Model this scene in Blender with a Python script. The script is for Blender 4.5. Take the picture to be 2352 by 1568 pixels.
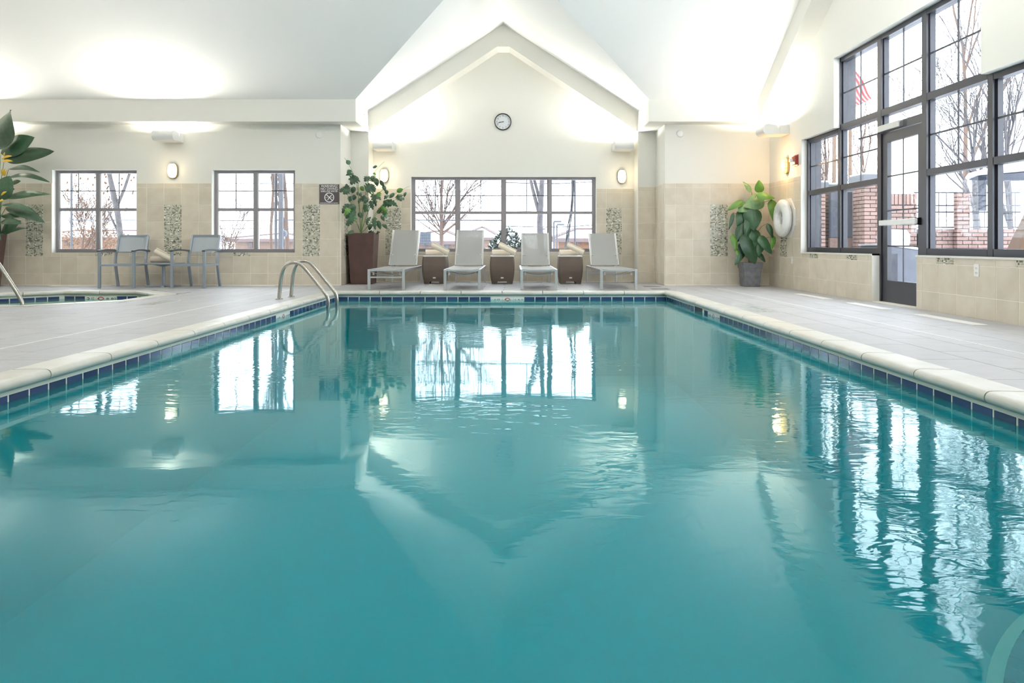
import bpy, bmesh, math, random
from mathutils import Vector, Matrix
sc = bpy.context.scene
for o in list(bpy.data.objects):
    bpy.data.objects.remove(o, do_unlink=True)
COL = sc.collection
PI = math.pi
R = math.radians

# ------------------------------------------------------------------ camera
F, CX, HY, CZ = 1667.0, 1180.0, 561.0, 0.70      # focal length in pixels, vanishing point, eye height
cam_d = bpy.data.cameras.new('camera')
cam = bpy.data.objects.new('camera', cam_d); COL.objects.link(cam)
cam.location = (0, 0, CZ); cam.rotation_euler = (PI/2, 0, 0)
cam_d.sensor_fit = 'HORIZONTAL'; cam_d.sensor_width = 36.0
cam_d.lens = F/2352*36
cam_d.shift_x = -(CX-1176)/2352
cam_d.shift_y = -(784-HY)/2352
cam_d.clip_start = 0.05; cam_d.clip_end = 300
sc.camera = cam

# ------------------------------------------------------------------ sky, exposure
SKY = 7.6
w = bpy.data.worlds.new('overcast_sky'); sc.world = w; w.use_nodes = True
bg = w.node_tree.nodes['Background']
bg.inputs[0].default_value = (0.86, 0.925, 1.0, 1); bg.inputs[1].default_value = SKY
sc.view_settings.view_transform = 'Standard'
sc.view_settings.look = 'None'
sc.view_settings.exposure = 0.0
sc.view_settings.gamma = 1.0
sc.view_settings.use_curve_mapping = False
sc.cycles.max_bounces = 8; sc.cycles.diffuse_bounces = 5; sc.cycles.glossy_bounces = 3
sc.cycles.use_adaptive_sampling = True; sc.cycles.adaptive_threshold = 0.16; sc.cycles.adaptive_min_samples = 16
sc.cycles.transparent_max_bounces = 16; sc.cycles.sample_clamp_indirect = 8
sc.cycles.caustics_reflective = False; sc.cycles.caustics_refractive = False
UPLIGHT_W = 85.0
FILL_GLOBE_L = 50.0  # brightness of the unseen globes added to lift the hall
OVAL_W = 2.2

def portal(loc, rot, sx, sy):
    l = bpy.data.lights.new('window_portal', 'AREA'); l.shape = 'RECTANGLE'; l.size = sx; l.size_y = sy
    l.cycles.is_portal = True
    o = bpy.data.objects.new('window_portal', l); COL.objects.link(o)
    o.location = loc; o.rotation_euler = rot
    return o
# daylight sampling guides in the window openings
portal((-7.16, 12.62, 1.266), (-PI/2, 0, 0), 1.45, 1.42)
portal((-4.45, 12.62, 1.266), (-PI/2, 0, 0), 1.45, 1.42)
portal((-0.19, 13.82, 1.262), (-PI/2, 0, 0), 3.47, 1.41)
portal((4.60, 8.35, 1.90), (0, PI/2, 0), 2.70, 5.34)

# ------------------------------------------------------------------ materials
def mat(name, col, rough=0.5, metal=0.0, var=0.0, nscale=3.0, namt=0.0, bump=0.0, bscale=60.0, spec=0.5, col2=None, emit=None, coat=0.0):
    m = bpy.data.materials.new(name); m.use_nodes = True
    nt = m.node_tree; b = nt.nodes['Principled BSDF']
    c = (*col, 1)
    b.inputs['Base Color'].default_value = c
    b.inputs['Roughness'].default_value = rough
    b.inputs['Metallic'].default_value = metal
    b.inputs['Specular IOR Level'].default_value = spec
    if coat: b.inputs['Coat Weight'].default_value = coat
    out = None
    if namt or col2:
        tc = nt.nodes.new('ShaderNodeTexCoord')
        n = nt.nodes.new('ShaderNodeTexNoise'); n.inputs['Scale'].default_value = nscale; n.inputs['Detail'].default_value = 4
        geo = nt.nodes.new('ShaderNodeNewGeometry')
        nt.links.new(geo.outputs['Position'], n.inputs['Vector'])
        mx = nt.nodes.new('ShaderNodeMix'); mx.data_type = 'RGBA'
        mx.inputs[6].default_value = c
        mx.inputs[7].default_value = (*(col2 or [x*(1-namt) for x in col]), 1)
        ramp = nt.nodes.new('ShaderNodeMapRange'); ramp.inputs[1].default_value = 0.35; ramp.inputs[2].default_value = 0.65
        nt.links.new(n.outputs['Fac'], ramp.inputs[0]); nt.links.new(ramp.outputs[0], mx.inputs[0])
        out = mx.outputs[2]
    if var:
        oi = nt.nodes.new('ShaderNodeObjectInfo')
        mr = nt.nodes.new('ShaderNodeMapRange'); mr.inputs[3].default_value = 1-var; mr.inputs[4].default_value = 1+var
        nt.links.new(oi.outputs['Random'], mr.inputs[0])
        hs = nt.nodes.new('ShaderNodeHueSaturation')
        if out: nt.links.new(out, hs.inputs['Color'])
        else: hs.inputs['Color'].default_value = c
        nt.links.new(mr.outputs[0], hs.inputs['Value'])
        out = hs.outputs[0]
    if out: nt.links.new(out, b.inputs['Base Color'])
    if bump:
        n2 = nt.nodes.new('ShaderNodeTexNoise'); n2.inputs['Scale'].default_value = bscale; n2.inputs['Detail'].default_value = 3
        g2 = nt.nodes.new('ShaderNodeNewGeometry'); nt.links.new(g2.outputs['Position'], n2.inputs['Vector'])
        bp = nt.nodes.new('ShaderNodeBump'); bp.inputs['Strength'].default_value = bump; bp.inputs['Distance'].default_value = 0.01
        nt.links.new(n2.outputs['Fac'], bp.inputs['Height']); nt.links.new(bp.outputs[0], b.inputs['Normal'])
    if emit:
        b.inputs['Emission Color'].default_value = (*emit[0], 1); b.inputs['Emission Strength'].default_value = emit[1]
    return m

M = {}
M['paint'] = mat('cream_paint', (0.755, 0.742, 0.69), 0.75, bump=0.03, bscale=180)
M['ceil'] = mat('ceiling_paint', (0.92, 0.91, 0.885), 0.85)
M['grout'] = mat('tile_grout', (0.78, 0.75, 0.66), 0.8)
M['wtile'] = mat('beige_wall_tile', (0.66, 0.60, 0.50), 0.28, var=0.05, nscale=5, col2=(0.60, 0.535, 0.43))
M['ftile'] = mat('grey_deck_tile', (0.405, 0.405, 0.418), 0.50, var=0.04, nscale=7, col2=(0.375, 0.375, 0.388), bump=0.25, bscale=40, spec=0.4)
M['fgrout'] = mat('deck_grout', (0.16, 0.155, 0.15), 0.8)
M['joint'] = mat('white_joint_sealant', (0.80, 0.80, 0.78), 0.5)
M['coping'] = mat('glazed_coping', (0.60, 0.59, 0.55), 0.38, var=0.03, nscale=6, col2=(0.54, 0.53, 0.47), bump=0.08, bscale=25)
M['ptile'] = mat('navy_glazed_tile', (0.035, 0.055, 0.16), 0.10, var=0.25)
M['pgrout'] = mat('pool_grout', (0.74, 0.76, 0.68), 0.6)
M['white_tile'] = mat('white_glazed_tile', (0.82, 0.84, 0.80), 0.15)
M['ink'] = mat('black_lettering', (0.03, 0.03, 0.035), 0.4)
M['red_ink'] = mat('red_lettering', (0.45, 0.03, 0.03), 0.4)
M['plaster'] = mat('pool_plaster', (0.03, 0.50, 0.58), 0.8)
M['step'] = mat('step_plaster', (0.62, 0.74, 0.62), 0.6)
M['bronze'] = mat('dark_bronze_frame', (0.030, 0.030, 0.042), 0.32, spec=0.6)
M['frame_grey'] = mat('grey_brown_window_frame', (0.27, 0.25, 0.265), 0.45)
M['muntin'] = mat('dark_muntin', (0.05, 0.05, 0.06), 0.4)
M['steel'] = mat('brushed_stainless', (0.46, 0.44, 0.40), 0.22, metal=1.0)
M['alu'] = mat('silver_aluminium', (0.62, 0.63, 0.65), 0.32, metal=0.85)
M['blue_alu'] = mat('grey_powder_coat', (0.30, 0.345, 0.40), 0.35, metal=0.35)
M['dark_arm'] = mat('dark_arm_resin', (0.07, 0.075, 0.085), 0.4)
M['fix'] = mat('white_fixture_enamel', (0.78, 0.78, 0.76), 0.45)
M['brass'] = mat('aged_brass', (0.42, 0.33, 0.14), 0.35, metal=0.8)
M['lens'] = mat('lit_lens', (0.9, 0.85, 0.7), 0.4, emit=((1.0, 0.86, 0.58), 2.2))
M['lens_orange'] = mat('lit_amber_lens', (0.9, 0.7, 0.35), 0.4, emit=((1.0, 0.58, 0.16), 2.4))
M['lens_up'] = mat('lit_uplight_glass', (0.9, 0.9, 0.85), 0.4, emit=((1.0, 0.95, 0.82), 6.0))
M['opal'] = mat('fill_globe_glow', (0.9, 0.9, 0.88), 0.4, emit=((1.0, 0.985, 0.95), FILL_GLOBE_L))  # glow of the added, unseen fill globes
M['plastic'] = mat('white_plastic', (0.80, 0.80, 0.78), 0.4)
M['red'] = mat('red_alarm_plastic', (0.30, 0.03, 0.025), 0.35)
M['black'] = mat('black_plastic', (0.012, 0.012, 0.013), 0.35)
M['face'] = mat('clock_face', (0.74, 0.76, 0.78), 0.5)
M['sign'] = mat('brown_sign', (0.105, 0.085, 0.085), 0.5)
M['sign_white'] = mat('sign_lettering', (0.88, 0.88, 0.88), 0.6)
M['brown'] = mat('brown_planter', (0.105, 0.052, 0.042), 0.42, nscale=6, col2=(0.075, 0.040, 0.036))
M['slate'] = mat('slate_pot', (0.20, 0.205, 0.225), 0.7, nscale=14, col2=(0.13, 0.135, 0.15), bump=0.4, bscale=60)
M['soil'] = mat('potting_soil', (0.05, 0.035, 0.025), 0.95)
M['leaf_d'] = mat('deep_green_leaf', (0.030, 0.085, 0.040), 0.32, var=0.3, nscale=20, col2=(0.04, 0.11, 0.05))
M['leaf_g'] = mat('grey_green_leaf', (0.060, 0.125, 0.070), 0.35, var=0.35, nscale=20, col2=(0.045, 0.095, 0.05))
M['leaf_l'] = mat('fresh_green_leaf', (0.10, 0.24, 0.035), 0.38, var=0.2, nscale=15, col2=(0.08, 0.20, 0.03))
M['leaf_p'] = mat('pale_variegated_leaf', (0.20, 0.33, 0.16), 0.38, nscale=16, col2=(0.12, 0.24, 0.10))
M['stem'] = mat('green_stem', (0.16, 0.27, 0.07), 0.5)
M['bark'] = mat('brown_stem', (0.16, 0.10, 0.05), 0.8)
M['flower'] = mat('yellow_bract', (0.75, 0.48, 0.05), 0.5)
M['wicker'] = None
M['top'] = mat('pale_table_top', (0.62, 0.62, 0.63), 0.35)
M['tag'] = mat('cream_tag', (0.72, 0.66, 0.56), 0.5)
M['towel'] = mat('cream_towel', (0.80, 0.72, 0.60), 0.95, bump=0.5, bscale=260)
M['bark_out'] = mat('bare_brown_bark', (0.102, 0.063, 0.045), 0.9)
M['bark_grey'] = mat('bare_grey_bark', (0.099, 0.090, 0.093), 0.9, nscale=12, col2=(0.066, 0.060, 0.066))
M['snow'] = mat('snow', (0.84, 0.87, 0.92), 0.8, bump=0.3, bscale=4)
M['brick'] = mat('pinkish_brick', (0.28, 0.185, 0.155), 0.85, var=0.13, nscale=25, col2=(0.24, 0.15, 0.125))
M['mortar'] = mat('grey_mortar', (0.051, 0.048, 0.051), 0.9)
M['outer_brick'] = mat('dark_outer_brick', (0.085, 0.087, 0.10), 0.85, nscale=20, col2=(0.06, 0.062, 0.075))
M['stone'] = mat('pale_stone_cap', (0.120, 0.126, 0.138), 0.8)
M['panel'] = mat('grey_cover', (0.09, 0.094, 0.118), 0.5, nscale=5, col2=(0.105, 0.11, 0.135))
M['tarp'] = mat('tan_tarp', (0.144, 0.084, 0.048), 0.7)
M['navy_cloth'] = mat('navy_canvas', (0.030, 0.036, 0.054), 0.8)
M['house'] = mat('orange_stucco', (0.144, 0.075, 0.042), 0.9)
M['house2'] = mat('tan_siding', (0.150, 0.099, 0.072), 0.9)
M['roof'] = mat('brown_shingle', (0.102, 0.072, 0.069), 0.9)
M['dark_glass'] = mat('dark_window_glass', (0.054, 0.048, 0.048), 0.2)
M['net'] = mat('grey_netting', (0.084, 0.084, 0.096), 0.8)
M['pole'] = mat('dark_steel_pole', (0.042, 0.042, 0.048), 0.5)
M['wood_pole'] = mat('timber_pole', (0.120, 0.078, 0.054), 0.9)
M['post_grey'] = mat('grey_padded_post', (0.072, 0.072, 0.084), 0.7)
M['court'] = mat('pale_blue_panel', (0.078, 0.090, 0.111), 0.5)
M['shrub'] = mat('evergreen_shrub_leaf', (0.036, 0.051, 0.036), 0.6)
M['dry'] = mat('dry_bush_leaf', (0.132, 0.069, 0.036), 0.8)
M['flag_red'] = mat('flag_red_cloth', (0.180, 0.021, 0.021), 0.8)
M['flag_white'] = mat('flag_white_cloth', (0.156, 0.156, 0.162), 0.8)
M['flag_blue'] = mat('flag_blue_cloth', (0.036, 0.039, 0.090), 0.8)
M['mouth_shade'] = mat('skimmer_shade', (0.01, 0.012, 0.018), 0.4)  # near-black that stands for the shade inside the skimmer opening

for k_ in ('lens', 'lens_orange', 'lens_up'):
    M[k_].cycles.emission_sampling = 'NONE'      # the lamps inside do the lighting

def wicker_mat():
    m = mat('brown_wicker', (0.155, 0.115, 0.085), 0.55)
    nt = m.node_tree; b = nt.nodes['Principled BSDF']
    tc = nt.nodes.new('ShaderNodeTexCoord')
    br = nt.nodes.new('ShaderNodeTexBrick')
    br.inputs['Scale'].default_value = 40; br.inputs['Color1'].default_value = (0.20, 0.155, 0.125, 1)
    br.inputs['Color2'].default_value = (0.165, 0.125, 0.10, 1); br.inputs['Mortar'].default_value = (0.085, 0.062, 0.05, 1)
    br.inputs['Mortar Size'].default_value = 0.06
    mp = nt.nodes.new('ShaderNodeMapping'); mp.inputs['Rotation'].default_value = (PI/2, 0, 0)
    nt.links.new(tc.outputs['Object'], mp.inputs[0]); nt.links.new(mp.outputs[0], br.inputs['Vector'])
    nt.links.new(br.outputs['Color'], b.inputs['Base Color'])
    bp = nt.nodes.new('ShaderNodeBump'); bp.inputs['Strength'].default_value = 0.5; bp.inputs['Distance'].default_value = 0.004
    bp.invert = True
    nt.links.new(br.outputs['Fac'], bp.inputs['Height']); nt.links.new(bp.outputs[0], b.inputs['Normal'])
    return m
M['wicker'] = wicker_mat()

def sling_mat():
    m = bpy.data.materials.new('grey_mesh_sling'); m.use_nodes = True
    nt = m.node_tree; b = nt.nodes['Principled BSDF']
    b.inputs['Base Color'].default_value = (0.37, 0.375, 0.37, 1); b.inputs['Roughness'].default_value = 0.6
    o = nt.nodes['Material Output']
    tr = nt.nodes.new('ShaderNodeBsdfTransparent'); mx = nt.nodes.new('ShaderNodeMixShader'); mx.inputs[0].default_value = 0.16
    nt.links.new(b.outputs[0], mx.inputs[1]); nt.links.new(tr.outputs[0], mx.inputs[2]); nt.links.new(mx.outputs[0], o.inputs[0])
    return m
M['sling'] = sling_mat()
M['sling_c'] = sling_mat(); M['sling_c'].name = 'blue_grey_mesh_sling'
M['sling_c'].node_tree.nodes['Principled BSDF'].inputs['Base Color'].default_value = (0.45, 0.49, 0.53, 1)

def glass_mat():
    m = bpy.data.materials.new('window_glass'); m.use_nodes = True
    nt = m.node_tree; nt.nodes.remove(nt.nodes['Principled BSDF']); o = nt.nodes['Material Output']
    tr = nt.nodes.new('ShaderNodeBsdfTransparent'); tr.inputs[0].default_value = (0.97, 0.985, 0.99, 1)
    gl = nt.nodes.new('ShaderNodeBsdfGlossy'); gl.inputs['Roughness'].default_value = 0.02
    lw = nt.nodes.new('ShaderNodeLayerWeight'); lw.inputs[0].default_value = 0.5
    pw = nt.nodes.new('ShaderNodeMath'); pw.operation = 'POWER'; pw.inputs[1].default_value = 5.0
    fr = nt.nodes.new('ShaderNodeMath'); fr.operation = 'MULTIPLY_ADD'; fr.inputs[1].default_value = 0.5; fr.inputs[2].default_value = 0.02
    nt.links.new(lw.outputs['Facing'], pw.inputs[0]); nt.links.new(pw.outputs[0], fr.inputs[0])
    mx = nt.nodes.new('ShaderNodeMixShader')
    nt.links.new(fr.outputs[0], mx.inputs[0]); nt.links.new(tr.outputs[0], mx.inputs[1]); nt.links.new(gl.outputs[0], mx.inputs[2])
    nt.links.new(mx.outputs[0], o.inputs[0])
    return m
M['glass'] = glass_mat()

def water_mat(name, body, clear, ripple):
    m = bpy.data.materials.new(name); m.use_nodes = True
    nt = m.node_tree; nt.nodes.remove(nt.nodes['Principled BSDF']); o = nt.nodes['Material Output']
    df = nt.nodes.new('ShaderNodeBsdfDiffuse'); df.inputs[0].default_value = (*body, 1)
    tr = nt.nodes.new('ShaderNodeBsdfTransparent'); tr.inputs[0].default_value = (0.55, 0.97, 1.0, 1)
    bm = nt.nodes.new('ShaderNodeMixShader'); bm.inputs[0].default_value = clear
    nt.links.new(df.outputs[0], bm.inputs[1]); nt.links.new(tr.outputs[0], bm.inputs[2])
    gl = nt.nodes.new('ShaderNodeBsdfGlossy'); gl.inputs['Roughness'].default_value = 0.035; gl.inputs[0].default_value = (0.82, 0.98, 1.0, 1)
    fr = nt.nodes.new('ShaderNodeFresnel'); fr.inputs[0].default_value = 1.31
    mx = nt.nodes.new('ShaderNodeMixShader')
    nt.links.new(fr.outputs[0], mx.inputs[0]); nt.links.new(bm.outputs[0], mx.inputs[1]); nt.links.new(gl.outputs[0], mx.inputs[2])
    nt.links.new(mx.outputs[0], o.inputs[0])
    geo = nt.nodes.new('ShaderNodeNewGeometry')
    # long low swell plus drifting patches of fine ripples
    mp = nt.nodes.new('ShaderNodeMapping'); mp.inputs['Scale'].default_value = (1.0, 2.0, 1.0)
    nt.links.new(geo.outputs['Position'], mp.inputs[0])
    n1 = nt.nodes.new('ShaderNodeTexNoise'); n1.inputs['Scale'].default_value = 1.1; n1.inputs['Detail'].default_value = 1
    n2 = nt.nodes.new('ShaderNodeTexNoise'); n2.inputs['Scale'].default_value = 7.5; n2.inputs['Detail'].default_value = 2.5; n2.inputs['Distortion'].default_value = 0.6
    nm = nt.nodes.new('ShaderNodeTexNoise'); nm.inputs['Scale'].default_value = 0.55; nm.inputs['Detail'].default_value = 1.5
    for n in (n1, n2): nt.links.new(mp.outputs[0], n.inputs['Vector'])
    nt.links.new(geo.outputs['Position'], nm.inputs['Vector'])
    mr = nt.nodes.new('ShaderNodeMapRange'); mr.inputs[1].default_value = 0.46; mr.inputs[2].default_value = 0.62; mr.inputs[3].default_value = 0.06
    nt.links.new(nm.outputs['Fac'], mr.inputs[0])
    # more breeze near the glazed side of the hall
    sx = nt.nodes.new('ShaderNodeSeparateXYZ'); nt.links.new(geo.outputs['Position'], sx.inputs[0])
    mg = nt.nodes.new('ShaderNodeMapRange'); mg.inputs[1].default_value = 0.2; mg.inputs[2].default_value = 1.3; mg.inputs[3].default_value = 0.0; mg.inputs[4].default_value = 0.48
    nt.links.new(sx.outputs[0], mg.inputs[0])
    mxm = nt.nodes.new('ShaderNodeMath'); mxm.operation = 'MAXIMUM'
    nt.links.new(mr.outputs[0], mxm.inputs[0]); nt.links.new(mg.outputs[0], mxm.inputs[1])
    mu = nt.nodes.new('ShaderNodeMath'); mu.operation = 'MULTIPLY'
    nt.links.new(mxm.outputs[0], mu.inputs[0]); nt.links.new(n2.outputs['Fac'], mu.inputs[1])
    b1 = nt.nodes.new('ShaderNodeBump'); b1.inputs['Strength'].default_value = 1.0; b1.inputs['Distance'].default_value = 0.0016*ripple
    b2 = nt.nodes.new('ShaderNodeBump'); b2.inputs['Strength'].default_value = 1.0; b2.inputs['Distance'].default_value = 0.0022*ripple
    nt.links.new(n1.outputs['Fac'], b1.inputs['Height'])
    nt.links.new(mu.outputs[0], b2.inputs['Height']); nt.links.new(b1.outputs[0], b2.inputs['Normal'])
    nt.links.new(b2.outputs[0], gl.inputs['Normal'])
    return m
M['water'] = water_mat('teal_pool_water', (0.004, 0.270, 0.335), 0.5, 1.0)
M['spa_water'] = water_mat('green_spa_water', (0.20, 0.38, 0.30), 0.35, 0.7)

def mosaic_mat():
    m = mat('glass_mosaic', (0.5, 0.5, 0.4), 0.18)
    nt = m.node_tree; b = nt.nodes['Principled BSDF']
    g = nt.nodes.new('ShaderNodeNewGeometry'); cr = nt.nodes.new('ShaderNodeValToRGB'); cr.color_ramp.interpolation = 'CONSTANT'
    stops = [(0, (0.58, 0.57, 0.47)), (0.22, (0.20, 0.18, 0.12)), (0.36, (0.48, 0.48, 0.37)), (0.52, (0.36, 0.35, 0.26)), (0.64, (0.58, 0.58, 0.50)), (0.80, (0.13, 0.12, 0.09)), (0.90, (0.42, 0.41, 0.31)), (0.945, (0.9, 0.9, 0.88))]
    e = cr.color_ramp.elements
    e[0].position = 0; e[0].color = (*stops[0][1], 1); e[1].position = stops[1][0]; e[1].color = (*stops[1][1], 1)
    for p, c in stops[2:]:
        x = e.new(p); x.color = (*c, 1)
    nt.links.new(g.outputs['Random Per Island'], cr.inputs[0]); nt.links.new(cr.outputs[0], b.inputs['Base Color'])
    return m
M['mosaic'] = mosaic_mat()

# ------------------------------------------------------------------ mesh helpers
def P(px, py, d):
    return Vector(((px-CX)*d/F, d, CZ-(py-HY)*d/F))

class MB:
    def __init__(s): s.v = []; s.f = []
    def add(s, vs, fs):
        n = len(s.v); s.v += [tuple(p) for p in vs]; s.f += [tuple(i+n for i in q) for q in fs]; return s
    def box(s, x0, x1, y0, y1, z0, z1):
        vs = [(x0,y0,z0),(x1,y0,z0),(x1,y1,z0),(x0,y1,z0),(x0,y0,z1),(x1,y0,z1),(x1,y1,z1),(x0,y1,z1)]
        return s.add(vs, [(3,2,1,0),(4,5,6,7),(0,1,5,4),(1,2,6,5),(2,3,7,6),(3,0,4,7)])
    def prism(s, poly, axis, lo, hi):
        n = len(poly)
        def q(a, b, t): return {'y': (a,t,b), 'x': (t,a,b), 'z': (a,b,t)}[axis]
        vs = [q(a,b,lo) for a,b in poly]+[q(a,b,hi) for a,b in poly]
        fs = [tuple(range(n))[::-1], tuple(range(n,2*n))]+[(i,(i+1)%n,n+(i+1)%n,n+i) for i in range(n)]
        return s.add(vs, fs)
    def bar(s, p, q, w, h, up=(0,0,1)):
        p = Vector(p); q = Vector(q); d = (q-p).normalized(); up = Vector(up)
        if abs(d.dot(up)) > 0.98: up = Vector((0,1,0))
        a = d.cross(up).normalized()*w/2; b = a.cross(d).normalized()*h/2
        vs = [p-a-b,p+a-b,p+a+b,p-a+b,q-a-b,q+a-b,q+a+b,q-a+b]
        return s.add(vs, [(3,2,1,0),(4,5,6,7),(0,1,5,4),(1,2,6,5),(2,3,7,6),(3,0,4,7)])
    def tube(s, pts, r, n=8, cap=True):
        pts = [Vector(p) for p in pts]; k = len(pts)
        rs = r if isinstance(r, (list,tuple)) else [r]*k
        vs = []; prev = None
        for i,p in enumerate(pts):
            d = (pts[min(i+1,k-1)]-pts[max(i-1,0)])
            d = d.normalized() if d.length > 1e-9 else Vector((0,0,1))
            if prev is None:
                u = d.cross(Vector((0,0,1)))
                if u.length < 0.05: u = d.cross(Vector((0,1,0)))
            else: u = prev - d*prev.dot(d)
            u.normalize(); prev = u; v = d.cross(u)
            vs += [p+(u*math.cos(2*PI*j/n)+v*math.sin(2*PI*j/n))*rs[i] for j in range(n)]
        fs = [(i*n+j,i*n+(j+1)%n,(i+1)*n+(j+1)%n,(i+1)*n+j) for i in range(k-1) for j in range(n)]
        if cap: fs += [tuple(range(n))[::-1], tuple((k-1)*n+j for j in range(n))]
        return s.add(vs, fs)
    def sweep(s, pts, w, h, up=(0,0,1)):
        # rectangular bar along a curve
        pts = [Vector(p) for p in pts]; k = len(pts); vs = []
        for i,p in enumerate(pts):
            d = (pts[min(i+1,k-1)]-pts[max(i-1,0)]).normalized()
            a = d.cross(Vector(up))
            if a.length < 0.05: a = d.cross(Vector((1,0,0)))
            a = a.normalized()*w/2; b = a.cross(d).normalized()*h/2
            vs += [p-a-b,p+a-b,p+a+b,p-a+b]
        fs = [(i*4+j,i*4+(j+1)%4,(i+1)*4+(j+1)%4,(i+1)*4+j) for i in range(k-1) for j in range(4)]+[(3,2,1,0),tuple((k-1)*4+j for j in range(4))]
        return s.add(vs, fs)
    def lathe(s, prof, n=24, c=(0,0,0), axis='z', caps=True):
        k = len(prof); vs = []
        for r_, h in prof:
            for j in range(n):
                a = 2*PI*j/n; x,y = r_*math.cos(a), r_*math.sin(a)
                t = {'z': (x,y,h), 'y': (x,h,y), 'x': (h,x,y)}[axis]
                vs.append((t[0]+c[0],t[1]+c[1],t[2]+c[2]))
        fs = [(i*n+j,i*n+(j+1)%n,(i+1)*n+(j+1)%n,(i+1)*n+j) for i in range(k-1) for j in range(n)]
        if caps and prof[0][0] > 1e-6: fs.append(tuple(range(n))[::-1])
        if caps and prof[-1][0] > 1e-6: fs.append(tuple((k-1)*n+j for j in range(n)))
        return s.add(vs, fs)
    def grid(s, fn, nu, nv):
        vs = [fn(i/nu, j/nv) for i in range(nu+1) for j in range(nv+1)]
        return s.add(vs, [(i*(nv+1)+j,(i+1)*(nv+1)+j,(i+1)*(nv+1)+j+1,i*(nv+1)+j+1) for i in range(nu) for j in range(nv)])
    def sheet(s, fn, nu, nv, t):
        # closed thin sheet: fn(u,v)->point, t thickness vector
        t = Vector(t); a = [Vector(fn(i/nu, j/nv)) for i in range(nu+1) for j in range(nv+1)]
        N = len(a); vs = a+[p+t for p in a]; q = lambda i,j: i*(nv+1)+j
        fs = []
        for i in range(nu):
            for j in range(nv):
                f = (q(i,j),q(i+1,j),q(i+1,j+1),q(i,j+1)); fs.append(f); fs.append(tuple(N+k for k in f[::-1]))
        ring = [q(i,0) for i in range(nu+1)]+[q(nu,j) for j in range(1,nv+1)]+[q(i,nv) for i in range(nu-1,-1,-1)]+[q(0,j) for j in range(nv-1,0,-1)]
        for k in range(len(ring)):
            b, c = ring[k], ring[(k+1)%len(ring)]; fs.append((b,c,N+c,N+b))
        return s.add(vs, fs)
    def mesh(s, name, fix=True):
        me = bpy.data.meshes.new(name); me.from_pydata(s.v, [], s.f)
        if fix:
            b = bmesh.new(); b.from_mesh(me); bmesh.ops.recalc_face_normals(b, faces=b.faces); b.to_mesh(me); b.free()
        me.update(); return me
    def build(s, name, m, parent=None, smooth=False, loc=None, bevel=0.0, seg=2, fix=True):
        me = s.mesh(name, fix)
        return obj(name, me, m, parent, smooth, loc, bevel, seg)

def obj(name, me, m, parent=None, smooth=False, loc=None, bevel=0.0, seg=2):
    if m is not None and not me.materials: me.materials.append(M[m] if isinstance(m, str) else m)
    o = bpy.data.objects.new(name, me); COL.objects.link(o)
    if parent: o.parent = parent
    if loc is not None: o.location = loc
    if smooth:
        me.shade_smooth() if smooth is True else me.shade_smooth()
    if bevel:
        b = o.modifiers.new('edge', 'BEVEL'); b.width = bevel; b.segments = seg; b.limit_method = 'ANGLE'; b.angle_limit = R(40)
    return o

def tag(o, label, cat=None, group=None, kind=None):
    if label: o['label'] = label
    if cat: o['category'] = cat
    if group: o['group'] = group
    if kind: o['kind'] = kind
    return o
def thing(name, label, cat, loc=(0,0,0), rz=0.0, group=None, kind=None):
    e = bpy.data.objects.new(name, None); COL.objects.link(e); e.empty_display_size = 0.1
    e.location = loc; e.rotation_euler = (0,0,rz)
    return tag(e, label, cat, group, kind)
def copy_tree(o, parent=None):
    c = o.copy(); COL.objects.link(c); c.parent = parent
    for ch in list(o.children): copy_tree(ch, c)
    return c

_tc = {}
def text_mesh(s, size, depth=0.001):
    key = (s, size)
    if key in _tc: return _tc[key]
    cu = bpy.data.curves.new('lettering', 'FONT'); cu.body = s; cu.size = size; cu.align_x = 'CENTER'; cu.align_y = 'CENTER'
    cu.extrude = depth; cu.resolution_u = 3
    o = bpy.data.objects.new('lettering', cu); COL.objects.link(o)
    bpy.context.view_layer.update()
    me = bpy.data.meshes.new_from_object(o.evaluated_get(bpy.context.evaluated_depsgraph_get()))
    bpy.data.objects.remove(o, do_unlink=True); me.materials.clear()
    _tc[key] = me
    return me
def text(name, s, size, m, parent, loc, rot=(PI/2,0,0), sx=1.0):
    me = text_mesh(s, size).copy()
    o = obj(name, me, m, parent); o.location = loc; o.rotation_euler = rot; o.scale = (sx,1,1)
    return o

# ------------------------------------------------------------------ room dimensions
YW, YP, YR = 12.40, 13.18, 13.60         # side walls, pilasters, alcove window wall
XL, XR = -9.6, 4.37
AX = -0.19                               # alcove axis
XI0, XI1, XO0, XO1 = -2.635, 2.255, -2.96, 2.58
ZB0, ZB1 = 2.746, 3.115                  # bulkhead beam
YB = 12.09
S = 0.60                                 # main vault pitch
ZAP = 4.70; YV = YB-(ZAP-ZB1)/S
ZF = 5.40; YF = YB-(ZF-ZB1)/S
YBACK = -1.5
ZT = 1.744                               # top of the tile dado
WZ = -0.116                              # water level
TY = 0.012                               # tile thickness

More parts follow.
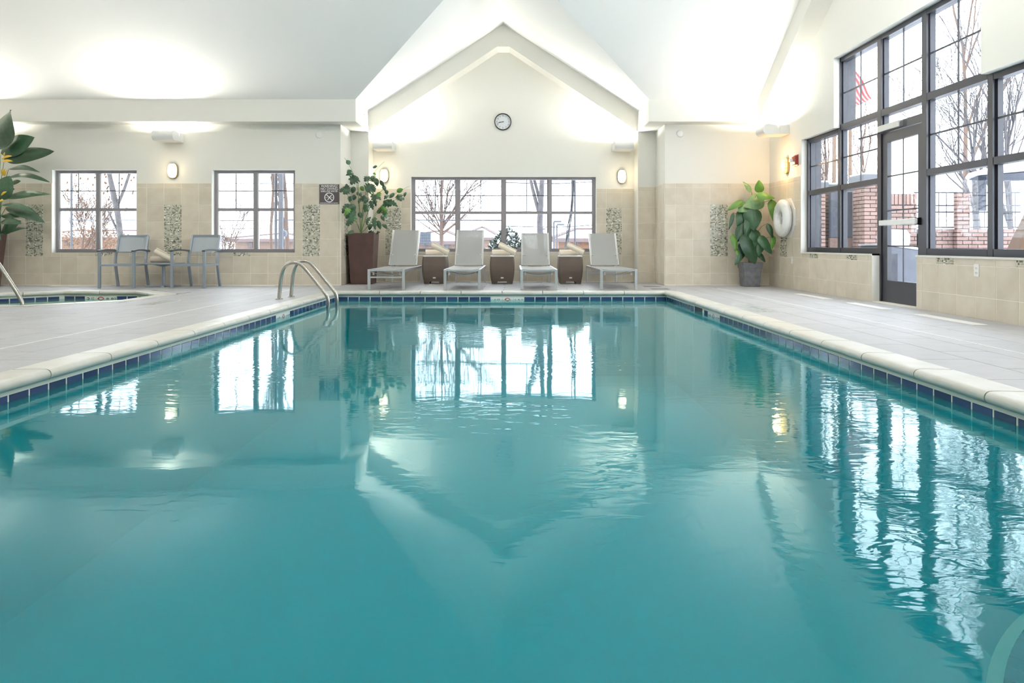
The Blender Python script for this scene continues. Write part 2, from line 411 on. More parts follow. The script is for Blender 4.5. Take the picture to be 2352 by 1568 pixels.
# ------------------------------------------------------------------ walls
def wall_boxes(name, label, rects, mapper, m='paint'):
    mb = MB()
    for r_ in rects: mapper(mb, *r_)
    o = mb.build(name, m); tag(o, label, 'wall', kind='structure'); return o
W1 = (-7.885, -6.442, 0.559, 1.972)
W2 = (-5.155, -3.737, 0.559, 1.972)
WC = (-1.925, 1.542, 0.561, 1.9645)
wl = wall_boxes('wall_back', 'cream upper wall with beige tile dado behind the two grey armchairs',
    [(XL-0.3, W1[0], 0, 3.2), (W1[0], W1[1], 0, W1[2]), (W1[0], W1[1], W1[3], 3.2), (W1[1], W2[0], 0, 3.2),
     (W2[0], W2[1], 0, W2[2]), (W2[0], W2[1], W2[3], 3.2), (W2[1], XO0, 0, 3.2)],
    lambda mb, x0, x1, z0, z1: mb.box(x0, x1, YW, YW+0.26, z0-0.3 if z0 == 0 else z0, z1))
wr = wall_boxes('wall_right_back', 'cream and beige tiled wall behind the slate potted plant',
    [(XO1, XR+0.29, 0, 3.2)], lambda mb, x0, x1, z0, z1: mb.box(x0, x1, YW, YW+0.26, z0-0.3, z1))
mb = MB()
mb.box(XO0-0.26, XO0, YW+0.26, YR+0.26, -0.3, 3.2)
wal = mb.build('wall_alcove_left', 'paint'); tag(wal, 'narrow side wall of the alcove beside the tall brown planter', 'wall', kind='structure')
mb = MB(); mb.box(XO1, XO1+0.26, YW+0.26, YR+0.26, -0.3, 3.2)
war = mb.build('wall_alcove_right', 'paint'); tag(war, 'narrow side wall of the alcove near the fourth lounger', 'wall', kind='structure')
mb = MB()
for (x0,x1,z0,z1) in [(XO0, WC[0], -0.3, 3.2), (WC[0], WC[1], -0.3, WC[2]), (WC[0], WC[1], WC[3], 3.2), (WC[1], XO1, -0.3, 3.2)]:
    mb.box(x0, x1, YR, YR+0.26, z0, z1)
mb.prism([(XI0-0.3, 3.2), (XI1+0.3, 3.2), (AX, ZAP+0.28)], 'y', YR, YR+0.26)
wrec = mb.build('wall_alcove', 'paint'); tag(wrec, 'cream gabled alcove wall with the clock above the wide window', 'wall', kind='structure')
mb = MB(); mb.box(XO0, XI0, YP, YR, -0.02, ZB0); wpl = mb.build('wall_pilaster_left', 'paint'); tag(wpl, 'shallow pilaster behind the tall brown planter', 'wall', kind='structure')
mb = MB(); mb.box(XI1, XO1, YP, YR, -0.02, ZB0); wpr = mb.build('wall_pilaster_right', 'paint'); tag(wpr, 'shallow pilaster right of the fourth lounger', 'wall', kind='structure')
# right gable wall with stepped opening
YA, YB1, YC0, YD0, YD1, YE = 11.02, 9.91, 6.79, 8.83, 7.86, 5.68
ZS, ZH, ZU = 0.585, 2.29, 3.24
mb = MB()
for (y0,y1,z0,z1) in [(YA, YW+0.26, -0.3, 5.6), (YD0, YA, -0.3, ZS), (YE, YD1, -0.3, ZS), (YB1, YA, ZH, 5.6), (YC0, YB1, ZU, 5.6), (YE, YC0, ZH, 5.6), (YBACK, YE, -0.3, 5.6), (YD1, YD0, -0.3, -0.005)]:
    mb.box(XR, XR+0.184, y0, y1, z0, z1)
mb2 = MB()
mb_out = [(YA, YW+0.26, -0.3, 5.6), (YD0, YA, -0.3, ZS), (YE, YD1, -0.3, ZS), (YB1, YA, ZH, 5.6), (YC0, YB1, ZU, 5.6), (YE, YC0, ZH, 5.6), (YBACK, YE, -0.3, 5.6)]
for (y0,y1,z0,z1) in mb_out: mb2.box(XR+0.185, XR+0.30, y0, y1, z0, z1)
osk = mb2.build('wall_right_outer', 'outer_brick'); tag(osk, 'dark grey brick outer face around the stepped window', 'wall', kind='structure')
wright = mb.build('wall_right', 'paint'); tag(wright, 'cream gable wall around the stepped dark framed window and glass door', 'wall', kind='structure')
mb = MB(); mb.box(XL-0.3, XL, YBACK, YW, -0.3, 5.6); wleft = mb.build('wall_left', 'paint'); tag(wleft, 'plain cream side wall far left beyond the spa', 'wall', kind='structure')
mb = MB(); mb.box(XL-0.3, XR+0.29, YBACK-0.3, YBACK, -0.3, 5.6); wfront = mb.build('wall_front', 'paint'); tag(wfront, 'plain cream wall behind the viewer', 'wall', kind='structure')

# ------------------------------------------------------------------ ceiling, beams
def poly(name, faces, m, label, cat='ceiling'):
    vs = []; fs = []
    for f in faces:
        n = len(vs); vs += f; fs.append(tuple(range(n, n+len(f))))
    o = MB().add(vs, fs).build(name, m, fix=False); tag(o, label, cat, kind='structure'); return o
poly('ceiling', [
    [(XL, YB, ZB1), (XI0, YB, ZB1), (AX, YV, ZAP), (AX, YF, ZF), (XL, YF, ZF)],
    [(XI1, YB, ZB1), (XR, YB, ZB1), (XR, YF, ZF), (AX, YF, ZF), (AX, YV, ZAP)],
    [(XL, YF, ZF), (XR, YF, ZF), (XR, 2.3, ZF), (XL, 2.3, ZF)],
    [(XL, 2.3, ZF), (XR, 2.3, ZF), (XR, YBACK, ZB1), (XL, YBACK, ZB1)]], 'ceil', 'white sloping vaulted ceiling over the pool')
poly('ceiling_gable', [
    [(XI0, YR, ZB1), (XI0, YB, ZB1), (AX, YV, ZAP), (AX, YR, ZAP)],
    [(XI1, YR, ZB1), (AX, YR, ZAP), (AX, YV, ZAP), (XI1, YB, ZB1)]], 'ceil', 'brightly lit cross gable ceiling over the lounger alcove')
mb = MB(); mb.box(XL, XI0, YB, YR, ZB0, ZB1+0.002); o = mb.build('trim_1', 'paint'); tag(o, 'horizontal cream bulkhead beam above the two small windows', 'beam', kind='structure')
mb = MB(); mb.box(XI1, XR, YB, YR, ZB0, ZB1+0.002); o = mb.build('trim_2', 'paint'); tag(o, 'horizontal cream bulkhead beam above the slate potted plant', 'beam', kind='structure')
HW = XI1-AX; sg = (ZAP-ZB1)/HW
ct = 0.11
mb = MB()
lo_ap = ZB0+sg*HW
mb.prism([(XI0, ZB0), (XI0, ZB1), (AX, ZAP), (XI1, ZB1), (XI1, ZB0), (AX+ct, lo_ap-sg*ct+0.03), (AX-ct, lo_ap-sg*ct+0.03)], 'y', YP, YR)
o = mb.build('trim_3', 'paint'); tag(o, 'gable shaped cream beam framing the clock wall', 'beam', kind='structure')
mb = MB()
mb.prism([(YB, ZB0), (YB, ZB1), (YF, ZF), (2.3, ZF), (2.3, ZF-0.37), (YF, ZF-0.37)], 'x', XR-0.30, XR)
o = mb.build('trim_4', 'paint'); tag(o, 'sloping cream rake beam high on the gable wall above the stepped window', 'beam', kind='structure')

# ------------------------------------------------------------------ wall tiles and mosaics
def subtract(r, holes):
    rects = [r]
    for h in holes:
        out = []
        for (a0,a1,b0,b1) in rects:
            if h[0] >= a1-1e-4 or h[1] <= a0+1e-4 or h[2] >= b1-1e-4 or h[3] <= b0+1e-4: out.append((a0,a1,b0,b1)); continue
            c0, c1 = max(a0,h[0]), min(a1,h[1])
            if h[0] > a0+1e-4: out.append((a0,h[0],b0,b1))
            if h[1] < a1-1e-4: out.append((h[1],a1,b0,b1))
            if h[2] > b0+1e-4: out.append((c0,c1,b0,h[2]))
            if h[3] < b1-1e-4: out.append((c0,c1,h[3],b1))
        rects = out
    return [q for q in rects if q[1]-q[0] > 0.012 and q[3]-q[2] > 0.012]
ROWS = [0, 0.205, 0.498, 0.791, 1.083, 1.376, 1.668, ZT]
_tm = {}
def tile_mesh(a, b, t, plane, m, g=0.0025, name='tile'):
    key = (round(a,3), round(b,3), t, plane, m)
    if key not in _tm:
        w_, h_ = a/2-g, b/2-g; c = min(0.003, t*0.4)
        # tile with chamfered front edge
        base = [(-w_,-h_),(w_,-h_),(w_,h_),(-w_,h_)]; top = [(-w_+c,-h_+c),(w_-c,-h_+c),(w_-c,h_-c),(-w_+c,h_-c)]
        def q(u, v, n):
            return {'-y': (u,-n,v), '-x': (-n,u,v), '+x': (n,u,v), 'z': (u,v,n), '+y': (u,n,v)}[plane]
        vs = [q(*p, 0) for p in base]+[q(*p, t-c) for p in base]+[q(*p, t) for p in top]
        fs = [(8,9,10,11)]
        for i in range(4):
            j = (i+1)%4; fs += [(i,j,4+j,4+i),(4+i,4+j,8+j,8+i)]
        me = MB().add(vs, fs).mesh(name); me.materials.append(M[m]); _tm[key] = me
        # make the front face point outwards
        nrm = Vector(q(0,0,1)); 
        if me.polygons[0].normal.dot(nrm) < 0: me.flip_normals()
    return _tm[key]
def dado(parent, plane, const, u0, u1, ustart, holes, mosaics, pitch=0.2955):
    """tile every cell of a wall strip, cut round openings and mosaics"""
    k0 = math.floor((u0-ustart)/pitch)-1; u = ustart+k0*pitch
    while u < u1:
        for i in range(len(ROWS)-1):
            c = (max(u,u0), min(u+pitch,u1), ROWS[i], ROWS[i+1])
            if c[1]-c[0] < 0.01: continue
            for (a0,a1,b0,b1) in subtract(c, list(holes)+list(mosaics)):
                me = tile_mesh(a1-a0, b1-b0, TY, plane, 'wtile')
                um, zm = (a0+a1)/2, (b0+b1)/2
                loc = (um, const, zm) if plane in ('-y', '+y') else (const, um, zm)
                o = bpy.data.objects.new('tile', me); COL.objects.link(o); o.parent = parent; o.location = loc
        u += pitch
    sgn = {'-y': -1, '-x': -1, '+x': 1}[plane]
    gb = MB(); t_ = 0.0095
    for (a0,a1,b0,b1) in subtract((u0,u1,0.0,ZT), holes):
        if plane == '-y': gb.box(a0,a1,const-t_,const,b0,b1)
        else: gb.box(min(const,const+sgn*t_),max(const,const+sgn*t_),a0,a1,b0,b1)
    gb.build('grout_bed', 'grout', parent, fix=False)
    for (a0,a1,b0,b1) in mosaics:
        for (c0,c1,d0,d1) in subtract((a0,a1,b0,b1), holes):
            rnd = random.Random(int(a0*1000)+int(b0*77)); mb = MB(); mg = MB(); p = 0.0196
            nv = max(1, round((d1-d0)/p)); nu = max(1, round((c1-c0)/p))
            for j in range(nv):
                i = 0
                while i < nu:
                    k = 2 if rnd.random() < 0.22 and i < nu-1 else 1
                    x0 = c0+(c1-c0)*i/nu+0.0016; x1 = c0+(c1-c0)*(i+k)/nu-0.0016
                    z0 = d0+(d1-d0)*j/nv+0.0016; z1 = d0+(d1-d0)*(j+1)/nv-0.0016
                    t = TY-0.001+rnd.random()*0.002
                    if rnd.random() < 0.3 and k == 2:
                        zs = [(z0,(z0+z1)/2-0.001),((z0+z1)/2+0.001,z1)]
                    else: zs = [(z0,z1)]
                    for (za,zb) in zs:
                        if plane == '-y': mb.box(x0,x1,const-t,const,za,zb)
                        else: mb.box(min(const,const+sgn*t),max(const,const+sgn*t),x0,x1,za,zb)
                    i += k
            o = mb.build('mosaic_panel', 'mosaic', parent, fix=False); o['kind'] = 'stuff'
PT = 0.2955
zm0, zm1 = 0.498, 1.376
lm = [(-8.332+k*4*PT, -8.332+k*4*PT+PT) for k in range(-1, 5)]
dado(wl, '-y', YW, XL, XO0, -8.332, [W1, W2], [(a, b, zm0, zm1) for a, b in lm if b < XO0])
dado(wr, '-y', YW, XO1, XR, 3.355, [], [(3.355, 3.355+PT, zm0, zm1)])
dado(wrec, '-y', YR, XI0, XI1, -2.404, [WC], [(-2.404, -2.404+PT, zm0, zm1), (1.728, 1.728+PT, zm0, zm1), (-0.338, -0.042, zm0, zm1)])
dado(wpl, '-y', YP, XO0, XI0, XO0, [], [])
dado(wpr, '-y', YP, XI1, XO1, XI1, [], [])
dado(wal, '+x', XO0, YW, YP, 12.35, [], [(12.645, 12.645+PT, zm0, zm1)])
dado(war, '-x', XO1, YW, YP, 12.40, [], [])
holes_r = [(YD0, YA, ZS, ZH), (YD1, YD0, 0, ZH), (YE, YD1, ZS, ZH)]
mr_ = [(11.58+k*4*-PT, 11.58+k*4*-PT+PT, zm0, zm1) for k in range(0, 3)]+[(7.19, 7.19+PT, zm0, zm1), (6.0, 6.0+PT, zm0, zm1)]
dado(wright, '-x', XR, 3.5, YW, 11.58, holes_r, mr_)
# cream nosing along the top of the dado is only a shadow line; window sills are tile slabs
# baseboards: slim grout fillet where wall meets deck
for nm, (x0,x1,y0,y1) in (('baseboard_back', (XL,XO0,YW-0.022,YW-0.012)), ('baseboard_right_back', (XO1,XR,YW-0.022,YW-0.012)), ('baseboard_alcove', (XI0,XI1,YR-0.022,YR-0.012))):
    o = MB().box(x0,x1,y0,y1,0,0.012).build(nm, 'grout'); tag(o, {'baseboard_back': 'pale sealant line at the foot of the long tiled wall', 'baseboard_right_back': 'pale sealant line at the foot of the wall behind the slate pot', 'baseboard_alcove': 'pale sealant line at the foot of the alcove wall'}[nm], 'baseboard', kind='structure')

# ------------------------------------------------------------------ windows
def grid_window(name, label, x0, x1, z0, z1, y, ncol, frame='frame_grey'):
    e = thing(name, label, 'window', (0,0,0), kind='structure')
    f, dpt = 0.05, 0.06
    zr = 1.298
    mb = MB(); mb.box(x0,x0+f,y,y+dpt,z0,z1); mb.box(x1-f,x1,y,y+dpt,z0,z1); mb.box(x0+f,x1-f,y,y+dpt,z1-f,z1); mb.box(x0+f,x1-f,y,y+dpt,z0,z0+f+0.01)
    mb.build('window_frame', frame, e)
    cw = (x1-x0)/ncol
    for i in range(1, ncol):
        MB().box(x0+cw*i-0.03, x0+cw*i+0.03, y, y+dpt, z0+f+0.01, z1-f).build('mullion', frame, e)
    for i in range(ncol):
        a = x0+cw*i+(f if i == 0 else 0.03); b = x0+cw*(i+1)-(f if i == ncol-1 else 0.03)
        MB().box(a, b, y+0.002, y+dpt-0.002, zr-0.026, zr+0.026).build('rail', frame, e)
        # slim sash stile seen obliquely inside the frame
        s_ = 0.018
        for (c0,c1) in ((z0+f+0.01, zr-0.026), (zr+0.026, z1-f)):
            mb = MB(); mb.box(a,a+s_,y+0.02,y+0.05,c0,c1); mb.box(b-s_,b,y+0.02,y+0.05,c0,c1); mb.build('sash', 'plastic' if ncol == 2 else frame, e)
            MB().box(a+s_, b-s_, y+0.034, y+0.038, c0, c1).build('pane', 'glass', e)
        zc = zr+0.026+(z1-f-zr-0.026)*0.5
        MB().box(a+s_, b-s_, y+0.028, y+0.032, zc-0.008, zc+0.008).build('muntin', 'muntin', e)
        xm = (a+b)/2
        MB().box(xm-0.007, xm+0.007, y+0.0275, y+0.0325, zr+0.026, z1-f).build('muntin', 'muntin', e)
    return e
grid_window('window_1', 'square grey framed window left of the armchairs with a grey tree trunk outside', *W1, YW+0.10, 2)
grid_window('window_2', 'square grey framed window right of the armchairs with a grey post outside', *W2, YW+0.10, 2)
grid_window('window_3', 'wide four bay window behind the loungers', *WC, YR+0.08, 4)
# sills
MB().box(W1[0],W1[1],YW-0.004,YW+0.1,W1[2]-0.014,W1[2]).build('sill', 'paint', wl)
MB().box(W2[0],W2[1],YW-0.004,YW+0.1,W2[2]-0.014,W2[2]).build('sill', 'paint', wl)
MB().box(WC[0],WC[1],YR-0.004,YR+0.08,WC[2]-0.014,WC[2]).build('sill', 'paint', wrec)
MB().box(XR-0.02,XR+0.08,YD0,YA,ZS-0.02,ZS).build('sill', 'paint', wright)
MB().box(XR-0.02,XR+0.08,YE,YD1,ZS-0.02,ZS).build('sill', 'paint', wright)

XG0, XG1 = XR+0.08, XR+0.18      # frame depth of the stepped window
sw = thing('window_4', 'tall stepped dark bronze window wall with bare trees outside', 'window', (0,0,0), kind='structure')
cols = [(11.02, 9.93), (9.93, 8.84), (8.84, 7.87), (7.87, 6.78), (6.78, 5.68)]
ZM = 1.475
def vbar(y, z0, z1, w_=0.075, name='mullion'): MB().box(XG0, XG1, y-w_/2, y+w_/2, z0, z1).build(name, 'bronze', sw)
def hbar(y0, y1, z, h=0.07, name='transom'): MB().box(XG0+0.002, XG1-0.002, min(y0,y1), max(y0,y1), z-h/2, z+h/2).build(name, 'bronze', sw)
vbar(11.02-0.03, ZS, ZH, 0.06, 'window_frame'); vbar(9.93, ZS, ZU); vbar(8.84, 0.0, ZU, 0.09); vbar(7.87, 0.0, ZU, 0.09); vbar(6.78, ZS, ZU); vbar(5.71, ZS, ZH, 0.06, 'window_frame')
for i, (a, b) in enumerate(cols):
    a_, b_ = a-(0.06 if i == 0 else 0.045), b+(0.06 if i == 4 else 0.045)
    up = i in (1,2,3)
    if i != 2:
        hbar(a_, b_, ZS+0.035, 0.07, 'window_frame'); hbar(a_, b_, ZM)
    hbar(a_, b_, ZH-(0 if up else 0.03), 0.08 if up else 0.06)
    if up: hbar(a_, b_, ZU-0.03, 0.06, 'window_frame')
    panes = []
    if i != 2: panes += [(ZS+0.07, ZM-0.035, False), (ZM+0.035, ZH-(0.04 if up else 0.06), True)]
    else: panes += [(2.13, ZH-0.04, False)]
    if up: panes.append((ZH+0.04, ZU-0.06, True))
    for (z0, z1, mun) in panes:
        MB().box(XG0+0.048, XG0+0.053, b_, a_, z0, z1).build('pane', 'glass', sw)
        mb = MB(); mb.box(XG0+0.03, XG0+0.07, a_-0.02, a_, z0, z1); mb.box(XG0+0.03, XG0+0.07, b_, b_+0.02, z0, z1); mb.build('sash', 'bronze', sw)
        if mun:
            ym, zm = (a_+b_)/2, (z0+z1)/2
            MB().box(XG0+0.035, XG0+0.045, ym-0.009, ym+0.009, z0, z1).build('muntin', 'muntin', sw)
            MB().box(XG0+0.0345, XG0+0.0455, b_+0.02, a_-0.02, zm-0.009, zm+0.009).build('muntin', 'muntin', sw)
# door
dr = thing('door_1', 'black framed glass exit door with white push bar', 'door', (0,0,0), kind='structure')
y0, y1 = 7.925, 8.785
xd0, xd1 = XG0+0.015, XG0+0.065
hbar(7.915, 8.795, 2.085, 0.09, 'door_head')
mb = MB(); mb.box(xd0,xd1,y0,y0+0.09,0.012,2.03); mb.box(xd0,xd1,y1-0.11,y1,0.012,2.03); mb.box(xd0,xd1,y0+0.09,y1-0.11,1.92,2.03); mb.build('door_frame', 'bronze', dr)
MB().box(xd0,xd1,y0+0.09,y1-0.11,0.012,0.27).build('kick_panel', 'bronze', dr)
MB().box(xd0+0.022,xd0+0.028,y0+0.09,y1-0.11,0.27,1.92).build('pane', 'glass', dr)
ym = (y0+y1)/2-0.01
MB().box(xd0+0.012,xd0+0.020,ym-0.008,ym+0.008,0.27,1.92).build('muntin', 'muntin', dr)
for z in (0.68, 1.10, 1.51): MB().box(xd0+0.0115,xd0+0.0205,y0+0.09,y1-0.11,z-0.008,z+0.008).build('muntin', 'muntin', dr)
MB().box(xd0-0.075,xd0-0.03,y0+0.03,y1-0.05,0.925,0.985).build('push_bar', 'plastic', dr, bevel=0.006)
mb = MB(); mb.box(xd0-0.04,xd0,y0+0.03,y0+0.08,0.915,0.995); mb.box(xd0-0.04,xd0,y1-0.10,y1-0.05,0.915,0.995); mb.build('bar_bracket', 'black', dr)
MB().box(XG0-0.045,XG0+0.01,8.30,8.80,2.05,2.125).build('door_closer', 'alu', dr, bevel=0.006)
MB().bar((XG0-0.03,8.79,2.04),(XG0-0.12,9.10,2.02),0.018,0.018).build('closer_arm', 'bronze', dr)
MB().box(XG0-0.09,XG1+0.02,7.87,8.82,-0.002,0.012).build('threshold', 'grout', dr)

# ------------------------------------------------------------------ pool
PXL, PXR, PY1, PY0 = -2.615, 2.266, 10.75, 0.78
PD = -1.25
pool = thing('swimming_pool', 'rectangular indoor swimming pool with navy waterline tiles and cream coping', 'pool')
mb = MB()
mb.box(PXL-0.2,PXL,PY0-0.2,PY1+0.2,PD-0.2,-0.03); mb.box(PXR,PXR+0.2,PY0-0.2,PY1+0.2,PD-0.2,-0.03)
mb.box(PXL,PXR,PY1,PY1+0.2,PD-0.2,-0.03); mb.box(PXL,PXR,PY0-0.2,PY0,PD-0.2,-0.03)
mb.build('grout_wall', 'pgrout', pool)
mb = MB()
e_ = 0.004
mb.box(PXL,PXL+e_,PY0,PY1,PD,-0.245); mb.box(PXR-e_,PXR,PY0,PY1,PD,-0.245); mb.box(PXL+e_,PXR-e_,PY1-e_,PY1,PD,-0.245); mb.box(PXL+e_,PXR-e_,PY0,PY0+e_,PD,-0.245); mb.box(PXL,PXR,PY0,PY1,PD-0.2,PD)
mb.build('basin', 'plaster', pool)
tp, th = 0.1627, 0.155
ztile = -0.072-th/2-0.002
def pool_tile(plane, loc, m='ptile', w_=tp):
    o = bpy.data.objects.new('tile' if m == 'ptile' else 'depth_marker', tile_mesh(w_, th, 0.008, plane, m, g=0.006)); COL.objects.link(o)
    o.parent = pool; o.location = loc; return o
ICON = None
def no_dive_icon(parent, c, ax, r_=0.048):
    # red ring with slash and a small diving figure, drawn in the tile plane; ax maps (u,v,n)->xyz offset
    c = Vector(c)
    n = 28; mb = MB(); vs = []
    for rr in (r_, r_*0.80):
        for k in range(n): vs.append(c+ax(rr*math.cos(2*PI*k/n), rr*math.sin(2*PI*k/n), 0.0012))
    mb.add(vs, [(k,(k+1)%n,n+(k+1)%n,n+k) for k in range(n)])
    a = r_*0.62; t = r_*0.09
    mb.add([c+ax(-a-t,a-t,.0014), c+ax(-a+t,a+t,.0014), c+ax(a+t,-a+t,.0014), c+ax(a-t,-a-t,.0014)], [(0,1,2,3)])
    mb.build('ban_ring', 'red_ink', parent, fix=False)
    mb = MB()
    def seg(p, q, t_):
        p = Vector(p); q = Vector(q); d = (q-p).normalized(); nn = Vector((-d.y, d.x))*t_
        mb.add([c+ax(*(p-nn),.001), c+ax(*(q-nn),.001), c+ax(*(q+nn),.001), c+ax(*(p+nn),.001)], [(0,1,2,3)])
    seg((0.35*r_,0.45*r_),(-0.1*r_,-0.05*r_),0.09*r_); seg((-0.1*r_,-0.05*r_),(-0.4*r_,-0.45*r_),0.06*r_); seg((0.1*r_,0.0),(0.45*r_,0.15*r_),0.05*r_)
    mb.build('diver', 'ink', parent, fix=False)
# far side tiles: markers at three cells
n_far = 30; x_first = PXL
cells = {}
mk0 = int(round(((1121-CX)*PY1/F-PXL)/tp))
AXF = lambda u, v, n: Vector((u, -0.008-n, v))
for k in range(n_far):
    xc = PXL+tp*(k+0.5)
    if xc+tp/2 > PXR+0.01: break
    if mk0 <= k < mk0+3:
        t = pool_tile('-y', (xc, PY1+0.0055, ztile), 'white_tile')
        if k == mk0:
            text('numeral', '4', 0.085, 'ink', t, (-0.030,-0.0085,0.012)); text('unit', 'FT', 0.040, 'ink', t, (0.030,-0.0085,0.030))
        elif k == mk0+2:
            text('numeral', '1.2', 0.075, 'ink', t, (-0.018,-0.0085,0.012)); text('unit', 'M', 0.036, 'ink', t, (0.055,-0.0085,0.030))
        else: no_dive_icon(t, (0,0,0.012), AXF)
    else: pool_tile('-y', (xc, PY1+0.0055, ztile))
SK = (8.68, 9.12)          # skimmer mouth
for side, X, plane, mr0 in (('l', PXL, '+x', 8.06), ('r', PXR, '-x', 8.02)):
    y = PY1-tp/2; k = 0
    sgn = 1 if side == 'l' else -1
    AXS = (lambda u, v, n: Vector((0.008+n, u, v))) if side == 'l' else (lambda u, v, n: Vector((-0.008-n, -u, v)))
    rot = (PI/2,0,PI/2) if side == 'l' else (PI/2,0,-PI/2)
    off = 0.0085*sgn
    while y-tp/2 > 1.2:
        if side == 'r' and y+tp/2 > SK[0]+0.05 and y-tp/2 < SK[1]-0.05:
            y -= tp; continue
        j = round((y-mr0-tp/2)/tp)
        if 0 <= j < 3:
            t = pool_tile(plane, (X-sgn*0.0055, y, ztile), 'white_tile')
            if j == 1: no_dive_icon(t, (0,0,0.012), AXS)
            else:
                feet = (j == 0) if side == 'l' else (j == 2)
                s_ = -1 if side == 'l' else 1
                # lettering runs along the pool wall
                du = (lambda u: u) if side == 'l' else (lambda u: -u)
                if feet:
                    text('numeral', '4', 0.085, 'ink', t, (off, du(-0.030), 0.012), rot); text('unit', 'FT', 0.040, 'ink', t, (off, du(0.030), 0.030), rot)
                else:
                    text('numeral', '1.2', 0.075, 'ink', t, (off, du(-0.018), 0.012), rot); text('unit', 'M', 0.036, 'ink', t, (off, du(0.055), 0.030), rot)
        else: pool_tile(plane, (X-sgn*0.0055, y, ztile))
        y -= tp
mb = MB(); mb.box(PXR-0.004, PXR+0.001, SK[0]+0.04, SK[1]-0.04, -0.235, -0.072); mb.build('skimmer_mouth', 'mouth_shade', pool)  # flat plate; the shade inside the opening is put into its dark colour
# coping: bullnose pieces
CW = 0.175
prof = [(0.0,-0.028)]
def bull(flip=False):
    # (distance outward from pool edge, z)
    p = [(CW,-0.03),(CW,0.004),(0.03,0.008),(-0.005,0.007)]
    for a in range(75, -91, -15): p.append((-0.012+0.030*math.cos(R(a))*-1, -0.024+0.030*math.sin(R(a))))
    p.append((0.0,-0.054)); p.append((0.02,-0.054)); p.append((0.02,-0.03))
    return p
bp = bull()
def coping_piece(L_): 
    return L_
CL = 0.62
def coping_run(parent, a, b, out, gap=0.009, CLn=CL):
    """a->b along the pool edge, 'out' = outward unit vector (2D)"""
    a = Vector(a); b = Vector(b); L_ = (b-a).length; n = max(1, round(L_/CLn)); d = (b-a)/n; dn = d.normalized()
    o2 = Vector(out)
    me = None
    for k in range(n):
        if me is None:
            mb = MB(); l = d.length
            def q(u, t, z): return (dn.x*t+o2.x*u, dn.y*t+o2.y*u, z)
            n_ = len(bp)
            vs = [q(u,gap/2,z) for u,z in bp]+[q(u,l-gap/2,z) for u,z in bp]
            fs = [tuple(range(n_))[::-1], tuple(range(n_,2*n_))]+[(i,(i+1)%n_,n_+(i+1)%n_,n_+i) for i in range(n_)]
            me = mb.add(vs, fs).mesh('coping_stone'); me.materials.append(M['coping'])
        o = bpy.data.objects.new('coping_stone', me); COL.objects.link(o); o.parent = parent
        p = a+d*k; o.location = (p.x, p.y, 0)
coping_run(pool, (PXL+0.03, PY1), (PXR-0.03, PY1), (0,1))
coping_run(pool, (PXL, 1.0), (PXL, PY1-0.03), (-1,0))
coping_run(pool, (PXR, 1.0), (PXR, PY1-0.03), (1,0))
# corner stones
for X, sx in ((PXL,-1),(PXR,1)):
    mb = MB(); c = (X-sx*0.03, PY1-0.03)
    prof = [(max(0.0, 0.03+u) if u > -0.03 else 0.0, z) for u, z in bp]
    n = 10; vs = []; rr = [(u+0.03+0.012, z) for u, z in bp]
    for i in range(n+1):
        a = PI/2*i/n
        for u, z in rr: vs.append((c[0]+sx*(u)*math.cos(a)-sx*0.012*0, c[1]+u*math.sin(a), z))
    k = len(rr)
    fs = [(i*k+j, i*k+(j+1)%k, (i+1)*k+(j+1)%k, (i+1)*k+j) for i in range(n) for j in range(k)]+[tuple(range(k)), tuple(n*k+j for j in range(k))]
    mb.add(vs, fs).build('corner_coping', 'coping', pool)
# entry step by the near right corner with navy nosing mosaic
stc = (2.20, 0.78)
mb = MB(); n = 40; pts = [stc]+[(stc[0]-1.42*math.sin(PI/2*i/n), stc[1]+1.42*math.cos(PI/2*i/n)) for i in range(n+1)]
mb.prism(pts, 'z', PD, -0.27); mb.build('entry_step', 'step', pool)
tm_ = {}
for row, r0 in enumerate((1.365, 1.311, 1.257)):
    nn = int(r0*PI/2/0.054)
    me = None
    for i in range(nn):
        a = PI/2*(i+0.5)/nn
        if a < 0.35 or a > 1.35: continue
        if me is None: me = MB().box(-0.0245,0.0245,-0.0235,0.0235,0,0.006).mesh('nosing_tile'); me.materials.append(M['ptile'])
        o = bpy.data.objects.new('nosing_tile', me); COL.objects.link(o); o.parent = pool
        o.location = (stc[0]-r0*math.sin(a), stc[1]+r0*math.cos(a), -0.27); o.rotation_euler = (0,0,a)
water = MB().add([(PXL,PY0,0),(PXR,PY0,0),(PXR,PY1,0),(PXL,PY1,0)], [(0,1,2,3)]).build('pool_water', 'water', loc=(0,0,WZ), fix=False)
tag(water, 'calm teal water filling the large swimming pool', 'water')

